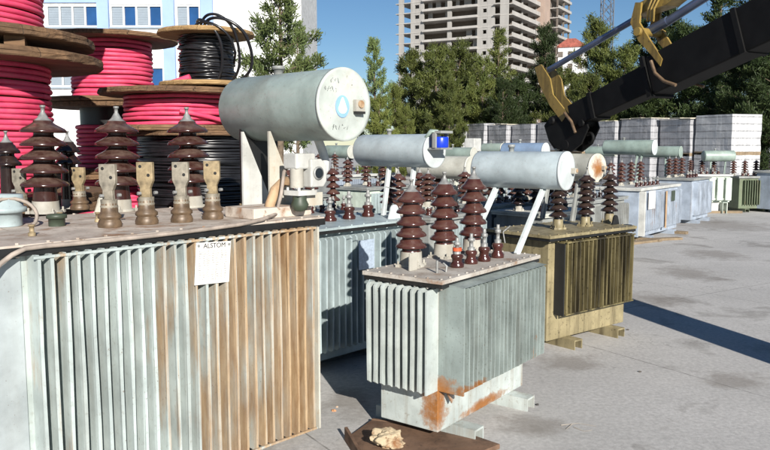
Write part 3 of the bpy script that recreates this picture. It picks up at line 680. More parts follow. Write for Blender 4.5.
# between the olive one and the pallets; grey bodies darkened to stand for shade
far_transformer('cream tank transformer right behind the blue breather cup', (.55, 9.3), 37, 1.3, .8, 1.2, 'greyT', 'paintB', 'greyT', 3, (471, 168, 10.0, .155, .95, 'y'), 'creamT', 'creamT', hvh=.62, seed=7)
far_transformer('transformer with a slim grey green tank above the cream one', (1.15, 13.1), 37, 1.4, .8, 1.3, 'paintB', 'paintB', 'greyT', 3, (474, 154, 14.0, .12, .75, 'y'), 'greenT', 'creamT', hvh=.6, seed=8)
far_transformer('transformer with a short green drum tank and bent white vent pipe', (1.9, 15.8), 37, 1.3, .8, 1.3, 'greyT', 'paintB', 'greyT', 3, (503, 148.5, 16.8, .115, .5, 'y'), 'greenT', 'creamT', hvh=.6, seed=9)
far_transformer('transformer carrying a steel blue tank with pale end disc, left of the crane hook', (2.45, 11.7), 37, 1.3, .8, 1.2, 'greyT', 'greyT', 'greyT', 3, (546, 152, 12.9, .155, .8, 'y'), 'blueT', 'strut', hvh=.6, seed=10)
far_transformer('transformer with a grey green tank just right of the crane hook', (5.1, 21.3), 37, 1.6, .9, 1.3, 'greyT', 'paintB', 'greyT', 3, (616, 151.5, 22.4, .15, .9, 'y'), 'greenT', 'creamT', hvh=.6, seed=11)
far_transformer('grey blue transformer seen behind the dark bushings of the olive one', (3.55, 15.4), 37, 1.7, .9, 1.2, 'paintB', 'paintB', 'greyT', 3, (646, 155.5, 19.4, .14, .9, 'y') if 0 else None, 'greenT', 'greenT', hvh=.75, seed=12)
far_transformer('pale transformer seen between the relay elbow pipe and the left slanted strut', (-1.0, 9.6), 37, 1.3, .8, 1.2, 'paintB', 'paintB', 'greyT', 3, (421, 166, 9.9, .14, .8, 'y') if 0 else None, 'creamT', 'creamT', hvh=.66, seed=13)
far_transformer('grey transformer under the grey green tank near the crane hook', (3.6, 13.0), 40, 1.4, .9, 1.15, 'greyT', 'greyT', 'greyT', 4, None, hvh=.66, seed=21, porc='porcD')
far_transformer('low grey transformer in the gap between the breather cup and the pale blue grey tank', (1.6, 11.2), 40, 1.3, .8, 1.2, 'greyT', 'greyT', 'greyT', 4, None, hvh=.7, seed=22, porc='porc')
W1, fW = far_transformer('transformer topped by a small white control box behind the cream tank', (1.35, 17.4), 37, 1.2, .8, 1.35, 'greyT', 'greyT', 'white', 3, None, hvh=.5, seed=14)
q = fW.loc(dep(473, 145, 18.3)); MB().box(q.x - .17, q.x + .17, q.y - .14, q.y + .14, q.z - .16, q.z + .16).box(q.x - .03, q.x + .03, q.y - .03, q.y + .03, 1.35, q.z - .161).build('control_box', M['white'], W1, bevel=.02)
far_transformer('dusty transformer close behind the olive one, mostly hidden by its lid', (2.2, 10.4), 45, 1.2, .8, 1.15, 'greyT', 'greyT', 'creamT', 3, None, hvh=.62, seed=15, porc='porcD')

far_transformer('grey transformer half hidden under the end of the largest pale tank', (-1.9, 12.2), 40, 1.5, .9, 1.25, 'greyT', 'paintB', 'greyT', 3, None, hvh=.6, seed=16)
far_transformer('pale sage transformer seen between the two struts of the breather cup tank', (-.35, 14.2), 40, 1.5, .9, 1.3, 'paintF', 'paintB', 'greyT', 3, (405, 158, 15.2, .17, .9, 'y'), 'creamT', 'creamT', hvh=.6, seed=17)
far_transformer('distant grey transformer whose green tank peeks out left of the breather cup tank', (-1.3, 18.6), 40, 1.6, .9, 1.35, 'greyT', 'paintE', 'white', 3, (352, 152, 19.5, .17, .9, 'y'), 'greenT', 'creamT', hvh=.6, seed=18)
far_transformer('distant grey transformer between the white control box and the steel blue tank', (2.6, 20.8), 40, 1.6, .9, 1.35, 'greyT', 'paintE', 'white', 3, (520, 150, 21.8, .17, .9, 'y'), 'greenT', 'creamT', hvh=.6, seed=19)
# ------------------------------------------------------------------ cable reels
def coil(mb, r, z0, z1, d, rnd, wob=.0, turns=None, sag=.0, seg=56, tilt=0.):
    n = turns or max(2, int((z1 - z0) / d)); tt = (z1 - z0) / n
    for i in range(n):
        z = z0 + tt * (i + .5); rr = r + rnd.uniform(-wob, wob); tx, ty = rnd.uniform(-tilt, tilt), rnd.uniform(-tilt, tilt)
        ph = [rnd.uniform(0, 6.28) for _ in range(3)]
        pts = []
        for k in range(seg + 1):
            a = 2 * PI * k / seg
            w = wob * .6 * (math.sin(3 * a + ph[0]) + .6 * math.sin(7 * a + ph[1]))
            zz = z + tx * math.cos(a) + ty * math.sin(a) + wob * .35 * math.sin(5 * a + ph[2])
            pts.append(((rr + w) * math.cos(a), (rr + w) * math.sin(a), zz))
        mb.tube(pts, d * .53, 7, cap=False)
def flange(r, z, t, rnd, seg=72):
    m = MB()
    pr = [(.08, z + .001), (r - .01, z), (r, z + .01), (r, z + t * .47), (r - .012, z + t * .5), (r - .004, z + t * .53), (r - .006, z + t - .01), (r - .016, z + t), (.08, z + t)]
    m.lathe(pr, seg, smooth=False, cap=False)
    for i, v in enumerate(m.v):
        rr = math.hypot(v[0], v[1])
        if rr > r * .9:
            k = 1 + .006 * math.sin(i % seg * 1.7) + rnd.uniform(-.006, .004); m.v[i] = (v[0] * k, v[1] * k, v[2])
    return m
def reel(label, x, y, z, rf, rc, h, kind, d, tf=.07, rot=0., twist=.0, woodm='wood', wob=.007, tilt=.007, gap=.0, layers=1, loose=None):
    rnd = random.Random(hash(label) % 1000 + 3 if False else len(label) * 7 + int(abs(x) * 100))
    T = empty('cable_reel', (x, y, z), rot)
    tag(T, label, 'cable reel', 'stacked cable reels')
    flange(rf, 0, tf, rnd).build('reel_flange', M[woodm], T)
    o = flange(rf, h - tf, tf, rnd).build('reel_flange', M[woodm], T); o.rotation_euler = (0, 0, .7)
    MB().lathe([(rc * .93, tf), (rc * .93, h - tf)], 40).build('drum_core', M['black' if kind == 'blackc' or gap else 'wood'], T)  # a gapped reel's core is blackened to imitate shade under its flange
    c = MB(); top = h - tf - gap
    for l in range(layers): coil(c, rc - .4 * d * l, tf + .005, top, d, rnd, wob, None, 0, 60, tilt)
    if loose:
        for pts, rr in loose: c.tube([Vector(p) for p in pts], rr, 8)
    c.build('wound_cable', M[kind], T)
    b = MB()
    for k in range(8):
        a = 2 * PI * k / 8; b.lathe([(.03, h), (.03, h + .012), (.012, h + .013), (.012, h + .03)], 6, Matrix.Translation((rf * .55 * math.cos(a), rf * .55 * math.sin(a), 0)), smooth=False)
    b.build('tie_bolt', M['rustpipe'], T)
    return T
def zz(py, Y): return dep(385, py, Y).z
# column 1, far left
Y1 = 7.2; X1 = dep(-40, 145, Y1).x; r1 = 1.31; c1 = .80
zA = zz(56, Y1 - 1.0); 
reel('big lower reel of pink cable at the left edge, under another pink reel', X1, Y1, zz(190, Y1) - .1 , r1, c1, zz(60, Y1) - zz(190, Y1) + .13, 'pink', .050, .085)
z2 = zz(60, Y1) + .033 + .10
R_top = reel('topmost big pink reel at the left edge, cut off by the top of the photo', X1 - .04, Y1, z2, r1 * .97, c1, 1.2, 'pink', .050, .085, .4)
bt = MB()
for k in (-1, 0, 1): bt.box(k * .6 - .08, k * .6 + .08, -1.0, 1.0, -.099, -.001)
bt.build('batten', M['wood'], R_top)
reel('reel beneath the big pink ones at the left edge, mostly hidden behind transformer bushings', X1 + .05, Y1, 0, r1, c1, zz(190, Y1) - .1 - .002, 'pink', .050, .085, .2)
# column 2, behind
Y2 = 10.0; X2 = dep(115, 145, Y2).x; r2 = .84; c2 = .485
zb = zz(104, Y2); zt = zz(38, Y2)
reel('upper pink reel in the middle of the stacks below the white building windows', X2, Y2, zb, r2, c2, zt - zb, 'pink', .052, .06, .3)
reel('pink reel under the middle upper pink one, partly hidden by the left reels', X2 + .02, Y2, zz(172, Y2), r2 * .97, .47, zb - zz(172, Y2) - .003, 'pink', .052, .06, .9, gap=.22)
reel('bottom reel of the middle stack, behind the largest transformer', X2, Y2, 0, r2, .5, zz(172, Y2) - .003, 'pink', .052, .06)
# column 3
Y3 = 8.6; X3 = dep(206, 145, Y3).x; X3b = dep(178, 145, Y3).x
zk0 = zz(212, Y3); zk1 = zz(132, Y3); zp1 = zz(91, Y3)
reel('wide reel of glossy black cable directly behind the gold palm terminals', X3, Y3, zk0, .86, .74, zk1 - zk0, 'blackc', .026, .05, 0, wob=.012, tilt=.018, layers=2)
reel('hidden reel holding up the wide black cable reel', X3, Y3, 0, .86, .70, zk0 - .003, 'blackc', .04, .05, 0)
reel('squat pink reel between the wide black reel and the small black reel', X3b, Y3, zk1 + .003, .84, .56, zp1 - zk1 - .003, 'pink', .043, .06, .2, tilt=.012, wob=.008,
     loose=[([(.62 * math.cos(a), -.62 * math.sin(a), .10 + .11 * k / 8) for k, a in enumerate([.5 + .12 * i for i in range(9)])], .026)])
X3c = dep(210, 145, Y3).x; zs1 = zz(33, Y3)
hS = zs1 - zp1
lp = [Vector(p) for p in ((-.05, -.20, hS - .03), (-.02, -.34, hS + .03), (.04, -.44, hS + .055), (.14, -.50, hS + .045), (.26, -.53, hS - .01), (.36, -.52, hS - .10), (.42, -.47, hS - .22), (.45, -.42, hS - .34), (.44, -.37, hS - .45), (.39, -.31, hS - .53), (.32, -.25, hS - .57), (.22, -.22, hS - .58))]
def smooth_pts(p, k=4):
    out = []
    for i in range(len(p) - 1):
        a_, b_, c_, d_ = p[max(i - 1, 0)], p[i], p[i + 1], p[min(i + 2, len(p) - 1)]
        for q_ in range(k):
            t = q_ / k; out.append(.5 * ((2 * b_) + (c_ - a_) * t + (2 * a_ - 5 * b_ + 4 * c_ - d_) * t * t + (3 * b_ - a_ - 3 * c_ + d_) * t ** 3))
    return out + [p[-1]]
lp = smooth_pts(lp)
lp2 = [(p[0] - .05 - .01 * i, p[1] + .03, p[2] + .03 - .006 * i) for i, p in enumerate(lp)]
reel('small reel of black cable with loose loops, on top beside the blue pilaster', X3c, Y3 - .05, zp1 + .032, .53, .29, zs1 - zp1 - .032, 'blackc', .028, .05, .3, woodm='woodlight', wob=.012, tilt=.02, layers=2, loose=[(lp, .017), (lp2, .016), ([(p[0] * .8 - .04, p[1] + .04, p[2] + .05 * math.sin(i_ / 10)) for i_, p in enumerate(lp)], .015), ([(p[0] * .9 - .12, p[1] - .0, p[2] - .05) for p in lp[:26]] + [(.28, -.2, hS - .38)], .014)])
pe = MB().tube([(.0, 0, 0), (.12, -.02, .03), (.26, -.03, .075)], .032, 10)
q = dep(167, 84, Y3 - .35); tag(pe.build('cable_offcut', M['pink'], None, (q.x, q.y, zp1 + .047)), 'short pink cable offcut lying on the squat pink reel', 'cable')

# ------------------------------------------------------------------ foreground debris
rm = MB()
P0 = [at(346, 440), at(372, 424), at(470, 436), at(500, 449), at(440, 470), at(360, 462)]
n = len(P0); rnd = random.Random(5)
vsx = [(p.x, p.y, .002) for p in P0] + [(p.x, p.y, .018 + .02 * (i % 2)) for i, p in enumerate(P0)]
rm.add(vsx, [tuple(range(n))[::-1], (6, 7, 8, 9, 10, 11)] + [(i, (i + 1) % n, n + (i + 1) % n, n + i) for i in range(n)])
a, b, c_, d_ = P0[0], P0[1], P0[2], P0[3]
for (s, e, hh) in ((P0[0], P0[5], .10), (P0[1], P0[2], .045)):
    dv = (e - s).normalized(); nv = Vector((-dv.y, dv.x, 0)) * .012
    rm.add([tuple(s - nv), tuple(e - nv), tuple(e + nv), tuple(s + nv)] + [(p.x, p.y, h_) for p, h_ in ((s - nv, hh), (e - nv, hh * .8), (e + nv, hh * .8), (s + nv, hh))], [(0,3,2,1),(4,5,6,7),(0,1,5,4),(1,2,6,5),(2,3,7,6),(3,0,4,7)])
M['rustsheet'] = painted('flaking rusty sheet', (.15, .085, .05), dirt=(.03, .018, .012), dirt_amt=.6, rust_amt=.25, rust=(.13, .05, .02), rough=.7, streak=(6, 6, 6))
tag(rm.build('rusty_sheet', M['rustsheet'], None, bevel=.004), 'torn rusty steel sheet lying on the concrete in front of the grey green transformer', 'scrap metal')
fm = bmesh.new(); bmesh.ops.create_icosphere(fm, subdivisions=4, radius=.1)
from mathutils import noise as mn
for v in fm.verts:
    v.co *= 1 + .55 * mn.noise(v.co * 13) + .3 * mn.noise(v.co * 34); v.co.x *= 1.15; v.co.z *= .62; v.co.y *= .8
me = bpy.data.meshes.new('foam_chunk'); fm.to_mesh(me); fm.free()
fo = bpy.data.objects.new('foam_chunk', me); col.objects.link(fo); me.materials.append(painted('stained foam', (.46, .37, .24), dirt=(.16, .07, .03), dirt_amt=.9, rust_amt=.4, rust=(.18, .07, .02), rough=.9, streak=(5, 5, 5)))
q = at(389, 440, .08); fo.location = (q.x, q.y, .09); fo.rotation_euler = (.3, .1, .5)
tag(fo, 'pale torn foam lump resting on the rusty steel sheet', 'rubble')
def pebble(px, py, s, c, label, name='stone'):
    bm = bmesh.new(); bmesh.ops.create_icosphere(bm, subdivisions=2, radius=s)
    for v in bm.verts: v.co *= 1 + .5 * mn.noise(v.co * (1.3 / s)); v.co.z *= .6
    me = bpy.data.meshes.new(name); bm.to_mesh(me); bm.free(); o = bpy.data.objects.new(name, me); col.objects.link(o)
    me.materials.append(plain('bit ' + label[:20], c, .8, 0, .4, 40)); q = at(px, py); o.location = (q.x, q.y, s * .3); o.rotation_euler = (0, 0, px)
    tag(o, label, 'stone'); return o
pebble(334, 411, .018, (.6, .3, .15), 'orange brick crumb on concrete right of the largest transformer')
pebble(337, 407, .010, (.7, .5, .35), 'tiny pale crumb just behind the orange brick crumb')
pebble(537, 405, .014, (.06, .055, .05), 'small dark stone on concrete right of the grey green transformer skid')
pebble(640, 372, .014, (.09, .08, .07), 'small dark pebble on the open concrete below the long shadow')
pebble(677, 233, .07, (.10, .09, .08), 'dark stone on concrete right of the blue grey transformer', 'stone')
pebble(628, 330, .016, (.08, .07, .06), 'dark pebble beside the olive transformer skid')
tw = MB()
for pts in (((561, 425), (578, 423), (596, 426)), ((574, 427), (584, 431), (592, 430)), ((572, 424), (566, 429))):
    tw.tube([at(x, y, .004) for x, y in pts], [.003] + [.0015] * (len(pts) - 1), 5)
tag(tw.build('twig', plain('dry twig', (.34, .30, .25), .8)), 'thin pale branching twig on the open concrete', 'twig')
# timber under the far row
for px, py, l_, rz, lab in ((641, 243, .9, .6, 'flat timber board under the near end of the blue grey transformer'), (665, 240, .8, .3, 'tan timber offcut lying in front of the blue grey transformer fins')):
    q = at(px, py); tag(MB().box(-l_ / 2, l_ / 2, -.09, .09, .001, .05).build('timber_board', M['timber'], None, (q.x, q.y, 0)), lab, 'timber').rotation_euler = (0, 0, rz)
q = at(717, 210.5); 
tag(MB().box(-.55, .55, -.1, .1, .001, .07).build('timber_board', M['timber'], None, (q.x - .2, q.y - .9, 0)), 'dark timber board on the ground in front of the pale sage transformer', 'timber')

# ------------------------------------------------------------------ wrapped pallet stacks
def wrap_mat(name, c1, c2):
    m = NT(name); v = m.coord()
    sx = m.n('SeparateXYZ', i0=v)
    row = m.math('FRACT', m.math('MULTIPLY', sx.outputs[2], 3.4)); line = m.ramp(m.math('ADD', row, m.math('MULTIPLY', m.noise(m.coord((3, 3, 1)), 2, 3), .25)), [(.0, 0.), (.22, .2), (.3, 1.), (1., 1.)])
    b = m.mix(m.ramp(m.noise(m.coord((1.3, 1.3, 3)), 1.6, 6, .65), [(.3, 0.), (.7, 1.)]), c1, c2)
    b = m.mix(line, tuple(x * .55 for x in c1), b)
    vt = m.ramp(m.noise(m.coord((6, 6, .25)), 1.5, 6, .7), [(.45, 0.), (.7, .6)]); b = m.mix(vt, b, tuple(min(1, x * 1.35) for x in c2))
    m.bump(m.math('ADD', m.math('MULTIPLY', m.noise(m.coord((2, 2, 5)), 3, 5, .7), .8), line), .5, .04)
    return m.out(b, .28, 0., .5)
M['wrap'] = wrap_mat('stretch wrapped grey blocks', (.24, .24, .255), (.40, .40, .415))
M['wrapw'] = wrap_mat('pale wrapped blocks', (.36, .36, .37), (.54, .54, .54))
M['board'] = plain('pale cover boards', (.60, .55, .44), .8, 0, .3, 3)
def stack(label, corner, H, w_, D, th, mat='wrap', board=True, seed=1):
    """corner = near right corner on the ground; the front runs to local -x"""
    rnd = random.Random(seed)
    T = empty('wrapped_pallet', (corner.x, corner.y, 0), R(th)); tag(T, label, 'pallet stack', 'wrapped pallets along the back')
    h0 = .14; nlev = 2; hh = (H - h0 * nlev - (.05 if board else 0)) / nlev
    for l in range(nlev):
        z = l * (hh + h0)
        pm = MB()
        for k in (-1, 0, 1): pm.box(-w_ / 2 + k * (w_ / 2 - .07) - .06, -w_ / 2 + k * (w_ / 2 - .07) + .06, 0, D, z + .001, z + .09)
        pm.box(-w_, 0, -.01, D + .01, z + .0905, z + h0); pm.build('pallet', M['timber'], T)
        lm = bmesh.new(); bmesh.ops.create_cube(lm, size=1); bmesh.ops.subdivide_edges(lm, edges=lm.edges, cuts=9, use_grid_fill=True)
        for v in lm.verts:
            v.co = Vector(((v.co.x - .5) * (w_ - .04) - .02, (v.co.y + .5) * D, z + h0 + (v.co.z + .5) * hh))
            nn = mn.noise_vector(v.co * 2.1 + Vector((seed * 3.1, 0, 0))) * .035; nn.z *= .4; v.co += nn
        me = bpy.data.meshes.new('wrapped_load'); lm.to_mesh(me); lm.free(); o = bpy.data.objects.new('wrapped_load', me); col.objects.link(o); o.parent = T; me.materials.append(M[mat])
    if board:
        cb = MB()
        for k in range(3): cb.box(-w_ - .06 + k * (w_ + .1) / 3, -w_ - .06 + (k + .96) * (w_ + .1) / 3, -.06 + .05 * (k % 2), D + .05, H - .04 + .02 * (k % 2), H - .012 + .02 * (k % 2))
        cb.build('cover_board', M['board'], T).rotation_euler = (R(rnd.uniform(-1, 1)), R(rnd.uniform(-1.2, 1.2)), 0)
    return T
labs = ['rightmost tall wrapped pallet with a broad sunlit white end', 'wrapped pallet next to the rightmost one, pale boards on top', 'wrapped pallet behind the crane boom, third from the right end', 'wrapped pallet with pale boards just above right of the crane hook',
        'grey wrapped pallet hidden mostly by the crane hook', 'grey wrapped pallet just left of the crane hook', 'grey wrapped pallet above the steel blue tank', 'grey wrapped pallet with tan boards on its top above the short green drum tank',
        'grey wrapped pallet behind the small white control box', 'grey wrapped pallet just right of the blue breather cup', 'grey wrapped pallet directly behind the blue breather cup', 'grey wrapped pallet left of the blue breather cup beside the tree bases', 'last wrapped pallet at the left end of the row']
t_ = 0
rw = random.Random(8)
for i, lab in enumerate(labs):
    wd_ = 2.0 if i == 0 else 1.95 + rw.uniform(-.1, .1)
    c_ = Vector((14.3 - .5 * t_, 31 + .866 * t_, 0)); c_ += Vector((.866, .5, 0)) * rw.uniform(-.12, .12)
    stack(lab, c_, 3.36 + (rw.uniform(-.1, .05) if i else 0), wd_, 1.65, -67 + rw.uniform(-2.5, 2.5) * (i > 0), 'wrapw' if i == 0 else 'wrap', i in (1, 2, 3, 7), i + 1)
    t_ += wd_ + (.16 if i else .12)
# ------------------------------------------------------------------ crane boom overhead
M['boom'] = plain('dark crane paint', (.006, .006, .006), .65, 0, .5, 4, spec=.2)
M['yellow'] = painted('worn yellow paint', (.27, .18, .04), dirt=(.05, .035, .02), dirt_amt=.75, rust_amt=.12, rough=.45)
M['rod'] = plain('cylinder rod steel', (.16, .20, .30), .35, .6, .2, 5)
CB = Vector((4.6, 5.2, 0))
C_ = empty('crane', (CB.x, CB.y, 0)); tag(C_, 'dark crane boom with yellow brackets and hook reaching down over the transformers', 'crane')
def cl(p): return Vector(p) - CB
tip = cl(dep(576, 117, 9.0)); mid = cl(dep(770, 22, 6.9)); 
bd = (mid - tip).normalized(); end = tip + bd * ((CB.x - .1 - CB.x - tip.x) / bd.x)
def beam(mb, p, q, w0, h0, w1, h1):
    p, q = Vector(p), Vector(q); t = (q - p).normalized(); s = t.cross(Vector((0, 0, 1))).normalized(); u = s.cross(t)
    vs = []
    for c, ww, hh in ((p, w0, h0), (q, w1, h1)):
        for a, b in ((-1, -1), (1, -1), (1, 1), (-1, 1)): vs.append(c + s * ww / 2 * a + u * hh / 2 * b)
    mb.add(vs, [(0,1,2,3),(7,6,5,4),(0,4,5,1),(1,5,6,2),(2,6,7,3),(3,7,4,0)]); return mb
j1 = tip + bd * 1.25
beam(MB(), tip, j1 + bd * .2, .22, .27, .24, .32).build('boom_tip_section', M['boom'], C_, bevel=.012)
beam(MB(), j1, end, .30, .40, .36, .48).build('boom', M['boom'], C_, bevel=.015)
MB().box(-.25, .25, -.25, .25, .5, end.z + .3).build('column', M['boom'], C_, bevel=.03)
MB().lathe([(.55, .0), (.55, .12), (.45, .2), (.45, .5)], 24).build('slewing_base', M['boom'], C_)
def up_of(p0, p1):
    t = (p1 - p0).normalized(); s = t.cross(Vector((0, 0, 1))).normalized(); return s, s.cross(t)
sB, uB = up_of(tip, end)
def plate(mb, pts, thick, off):
    n = len(pts); v0 = [Vector(p) + sB * (off - thick / 2) for p in pts]; v1 = [Vector(p) + sB * (off + thick / 2) for p in pts]
    mb.add(v0 + v1, [tuple(range(n))[::-1], tuple(range(n, 2 * n))] + [(i, (i + 1) % n, n + (i + 1) % n, n + i) for i in range(n)])
def bp(px, py, ref):   # point of the boom's own vertical plane seen at px, py
    o = Vector((0, 0, CAMH)) - CB; d = _ray(px, py); k = (tip - o).dot(sB) / d.dot(sB); return o + d * k
m = MB()
for off in (-.09, .09): plate(m, [bp(x, y, 0) for x, y in ((541, 68), (547, 65), (556, 79), (559, 95), (574, 114), (568, 122), (556, 106), (545, 84))], .02, off)
m.build('tip_bracket', M['yellow'], C_)
m = MB()
for off in (-.15, .15): plate(m, [bp(x, y, 0) for x, y in ((641, 24), (646, 4), (652, 4), (650, 24), (661, 42), (673, 60), (671, 67), (662, 56), (649, 42))], .025, off)
plate(m, [bp(x, y, 0) for x, y in ((640, 18), (642, 6), (660, -4), (690, -8), (672, 6), (654, 12))], .2, 0)
m.build('link_bracket', M['yellow'], C_)
m = MB()
for off in (-.21, .21):
    MB().tube([bp(665, 62, 0) + sB * off, bp(669, 74, 0) + sB * off, bp(678, 82, 0) + sB * off, bp(690, 86, 0) + sB * off], .018, 6).build('hose_guard', M['studbrown'], C_)
m = MB().tube([bp(549, 70, 0), bp(641, 16, 0)], .036, 14).tube([bp(648, 32, 0), bp(668, 21, 0)], .05, 14); m.build('cylinder', M['rod'], C_)
m = MB().tube([bp(664, 24, 0), bp(770, -44, 0)], .045, 14); m.build('cylinder', M['rod'], C_)
MB().tube([bp(650, 33, 0) - sB * .2, bp(650, 33, 0) + sB * .2], .045, 12).build('pivot_pin', M['yellow'], C_)
hs = MB()
for k in range(3):
    hs.tube([bp(654 + 3 * k, 22, 0) + sB * .1, bp(659 + 3 * k, 10, 0) + sB * .16, bp(661 + 4 * k, -6, 0) + sB * .1], .012, 6)
hs.build('hydraulic_hose', M['yellow'], C_)
hz_ = MB()
for off, dz in ((.17, -.05), (.20, .03)):
    hz_.tube([tip + bd * (.5 + .35 * k) + sB * -off + uB * (dz - .03 * math.sin(k * 1.9)) for k in range(10)], .016, 6)
hz_.build('hose_run', M['black'], C_)
wl_ = MB()
for d_ in (.35, 1.2, 2.3):
    c0 = tip + bd * d_; beam(MB(), c0, c0 + bd * .05, .36 if d_ > 1 else .26, .44 if d_ > 1 else .31, .36 if d_ > 1 else .26, .44 if d_ > 1 else .31).build('collar', M['boom'], C_)
# hook cluster
hk = MB()
def bl(px, py, r, n=14, t=.16): 
    c = bp(px, py, 0); hk.lathe([(r * .8, -t / 2), (r, -t / 2 + .02), (r, t / 2 - .02), (r * .8, t / 2)], n, along(c - sB * .0, c + sB))
ck_ = [(556, 117), (570, 113), (581, 121), (591, 117), (594, 128), (587, 144), (577, 152), (563, 149), (554, 139), (550, 126)]
for off in (-.085, .085): plate(hk, [bp(x, y, 0) for x, y in ck_], .022, off)
bl(563, 128, .105, 20, .13); bl(580, 132, .09, 20, .12); bl(571, 145, .07, 16, .2); bl(588, 123, .05, 12, .24); bl(558, 121, .05, 12, .24)
beam(hk, bp(575, 112, 0), bp(588, 126, 0), .14, .2, .1, .12); beam(hk, bp(553, 138, 0), bp(560, 152, 0), .1, .08, .06, .05)
for k in range(14):
    pass
hk.build('hook_block', M['boom'], C_)
cc = bp(590, 138, 0); hk2 = MB().tube([cc + sB * 0 + uB * (.055 * math.cos(a)) + bd * (.05 * math.sin(a)) for a in [i * .42 - .6 for i in range(12)]], [.02] * 9 + [.017, .013, .007], 8); hk2.build('hook', M['boom'], C_)
MB().tube([bp(572, 113, 0) + sB * .12, bp(579, 122, 0) + sB * .12, bp(583, 133, 0) + sB * .12], .018, 6).build('link_plate', M['studbrown'], C_)

# ------------------------------------------------------------------ white building, left
WBY = 52.0
def wp(px, py): return dep(px, py, WBY)
M['wwall'] = painted('white render', (.66, .66, .65), dirt=(.45, .43, .40), dirt_amt=.35, rust_amt=.0, rough=.8, streak=(.7, .7, .06), speck=3)
M['wblue'] = plain('pale blue pilaster paint', (.27, .38, .62), .7, 0, .07, .8)
M['louvre'] = plain('pale blind slats', (.27, .32, .37), .6, 0, .06, 3)
M['wframe'] = plain('white window frame', (.60, .60, .60), .5, 0, .03)
M['wglass'] = plain('blue window glass', (.02, .07, .19), .08, 0, .3, .4)
xL, xR = wp(-130, 0).x, wp(301, 0).x; zT = 17.
WB_ = empty('white_building', ((xL + xR) / 2, WBY, 0)); tag(WB_, 'white office building with pale blue pilasters behind the cable reels', 'building')
xo = (xL + xR) / 2
wins = []
def zrow(py): return wp(0, py).z
rows = [(zrow(27), zrow(5)), (zrow(87), zrow(67))]
spans = [(-110, -60), (-50, 0), (48, 97), (110, 160), (176, 199), (214, 216)]
spans = [(-110, -62), (-52, -4), (46, 97), (110, 161), (176, 199)]
wl = MB()
zc = [0] + [z for r in sorted(rows) for z in r] + [zT]
for i in range(0, len(zc), 2):
    wl.box(xL - xo, xR - xo, 0, .3, zc[i], zc[i + 1])
for r0, r1 in rows:
    xs = [xL] + [v for a, b in spans for v in (wp(a, 0).x, wp(b, 0).x)] + [xR]
    for i in range(0, len(xs), 2): wl.box(xs[i] - xo, xs[i + 1] - xo, 0.0, .3, r0, r1)
wl.box(xL - xo, xR - xo, .31, 12, 0, zT)
wl.build('wall', M['wwall'], WB_)
for a, b in ((-58, -54), (-2, 8), (97.5, 109), (163, 174.5), (201, 213), ):
    MB().box(wp(a, 0).x - xo, wp(b, 0).x - xo, -.28, .02, 0, zT).build('pilaster', M['wblue'], WB_)
MB().box(wp(8, 0).x - xo, wp(97, 0).x - xo, -.12, -.002, zrow(3), zrow(-4)).build('blue_band', M['wblue'], WB_)
for r0, r1 in rows:
    for a, b in spans:
        x0, x1 = wp(a, 0).x - xo, wp(b, 0).x - xo
        fr = MB(); fr.box(x0, x1, .05, .12, r0, r0 + .1); fr.box(x0, x1, .05, .12, r1 - .1, r1)
        n = max(1, round((x1 - x0) / .85))
        for k in range(n + 1): 
            x = x0 + (x1 - x0) * k / n; fr.box(max(x0, x - .06), min(x1, x + .06), .05, .121, r0 + .1, r1 - .1)
        fo_ = fr.build('window', M['wframe'], WB_)
        MB().box(x0 - .1, x1 + .1, -.14, .049, r0 - .12, r0 - .002).build('sill', M['louvre'], fo_)
        for k in range(n):
            xa, xb = x0 + (x1 - x0) * k / n + .06, x0 + (x1 - x0) * (k + 1) / n - .06
            if (k == n - 1) or k == n - 3 and a == 110:
                MB().box(xa, xb, .16, .18, r0 + .1, r1 - .1).build('pane', M['wglass'], fo_)
            else:
                sl = MB(); ns = 14
                for s in range(ns):
                    z = r0 + .1 + (r1 - r0 - .2) * s / ns; sl.box(xa, xb, .15, .17, z, z + (r1 - r0 - .2) / ns * .8)
                sl.box(xa, xb, .18, .19, r0 + .1, r1 - .1); sl.build('blind', M['louvre'], fo_)

# ------------------------------------------------------------------ tower block under construction
def conc(name, c):
    m = NT(name); v = m.coord()
    b = m.mix(m.ramp(m.noise(m.coord((.25, .25, .1)), 1.2, 6, .65), [(.3, 0.), (.7, 1.)]), tuple(x * .82 for x in c), tuple(x * 1.12 for x in c))
    b = m.mix(m.ramp(m.noise(m.coord((.8, .8, .08)), 1.5, 5, .6), [(.55, 0.), (.75, .35)]), b, (.2, .18, .16))
    return m.out(b, .85)
M['tower'] = conc('bare concrete wall', (.34, .325, .305)); M['towerslab'] = conc('slab edge concrete', (.39, .37, .345)); M['towerin'] = conc('shade dark inner wall', (.15, .125, .105)); M['brick'] = conc('brick infill', (.36, .27, .22))  # inner wall colour is darkened to imitate shade inside the open bays
TY = 225.; corner = dep(506, 145, TY)
TB = empty('tower_block', (corner.x, corner.y, 0), R(-30)); tag(TB, 'bare concrete tower block under construction rising above the pines', 'building')
FH, NF = 3.1, 19
W_, D_ = 37.5, 26.0
z0f = 2.1 + (145 - 62) * .3 % FH
Ht = NF * FH
sc_ = W_ / 110.   # metres per photo pixel along the front, measured from px 396 to 506
def fx(px): return -W_ + (px - 396) * sc_
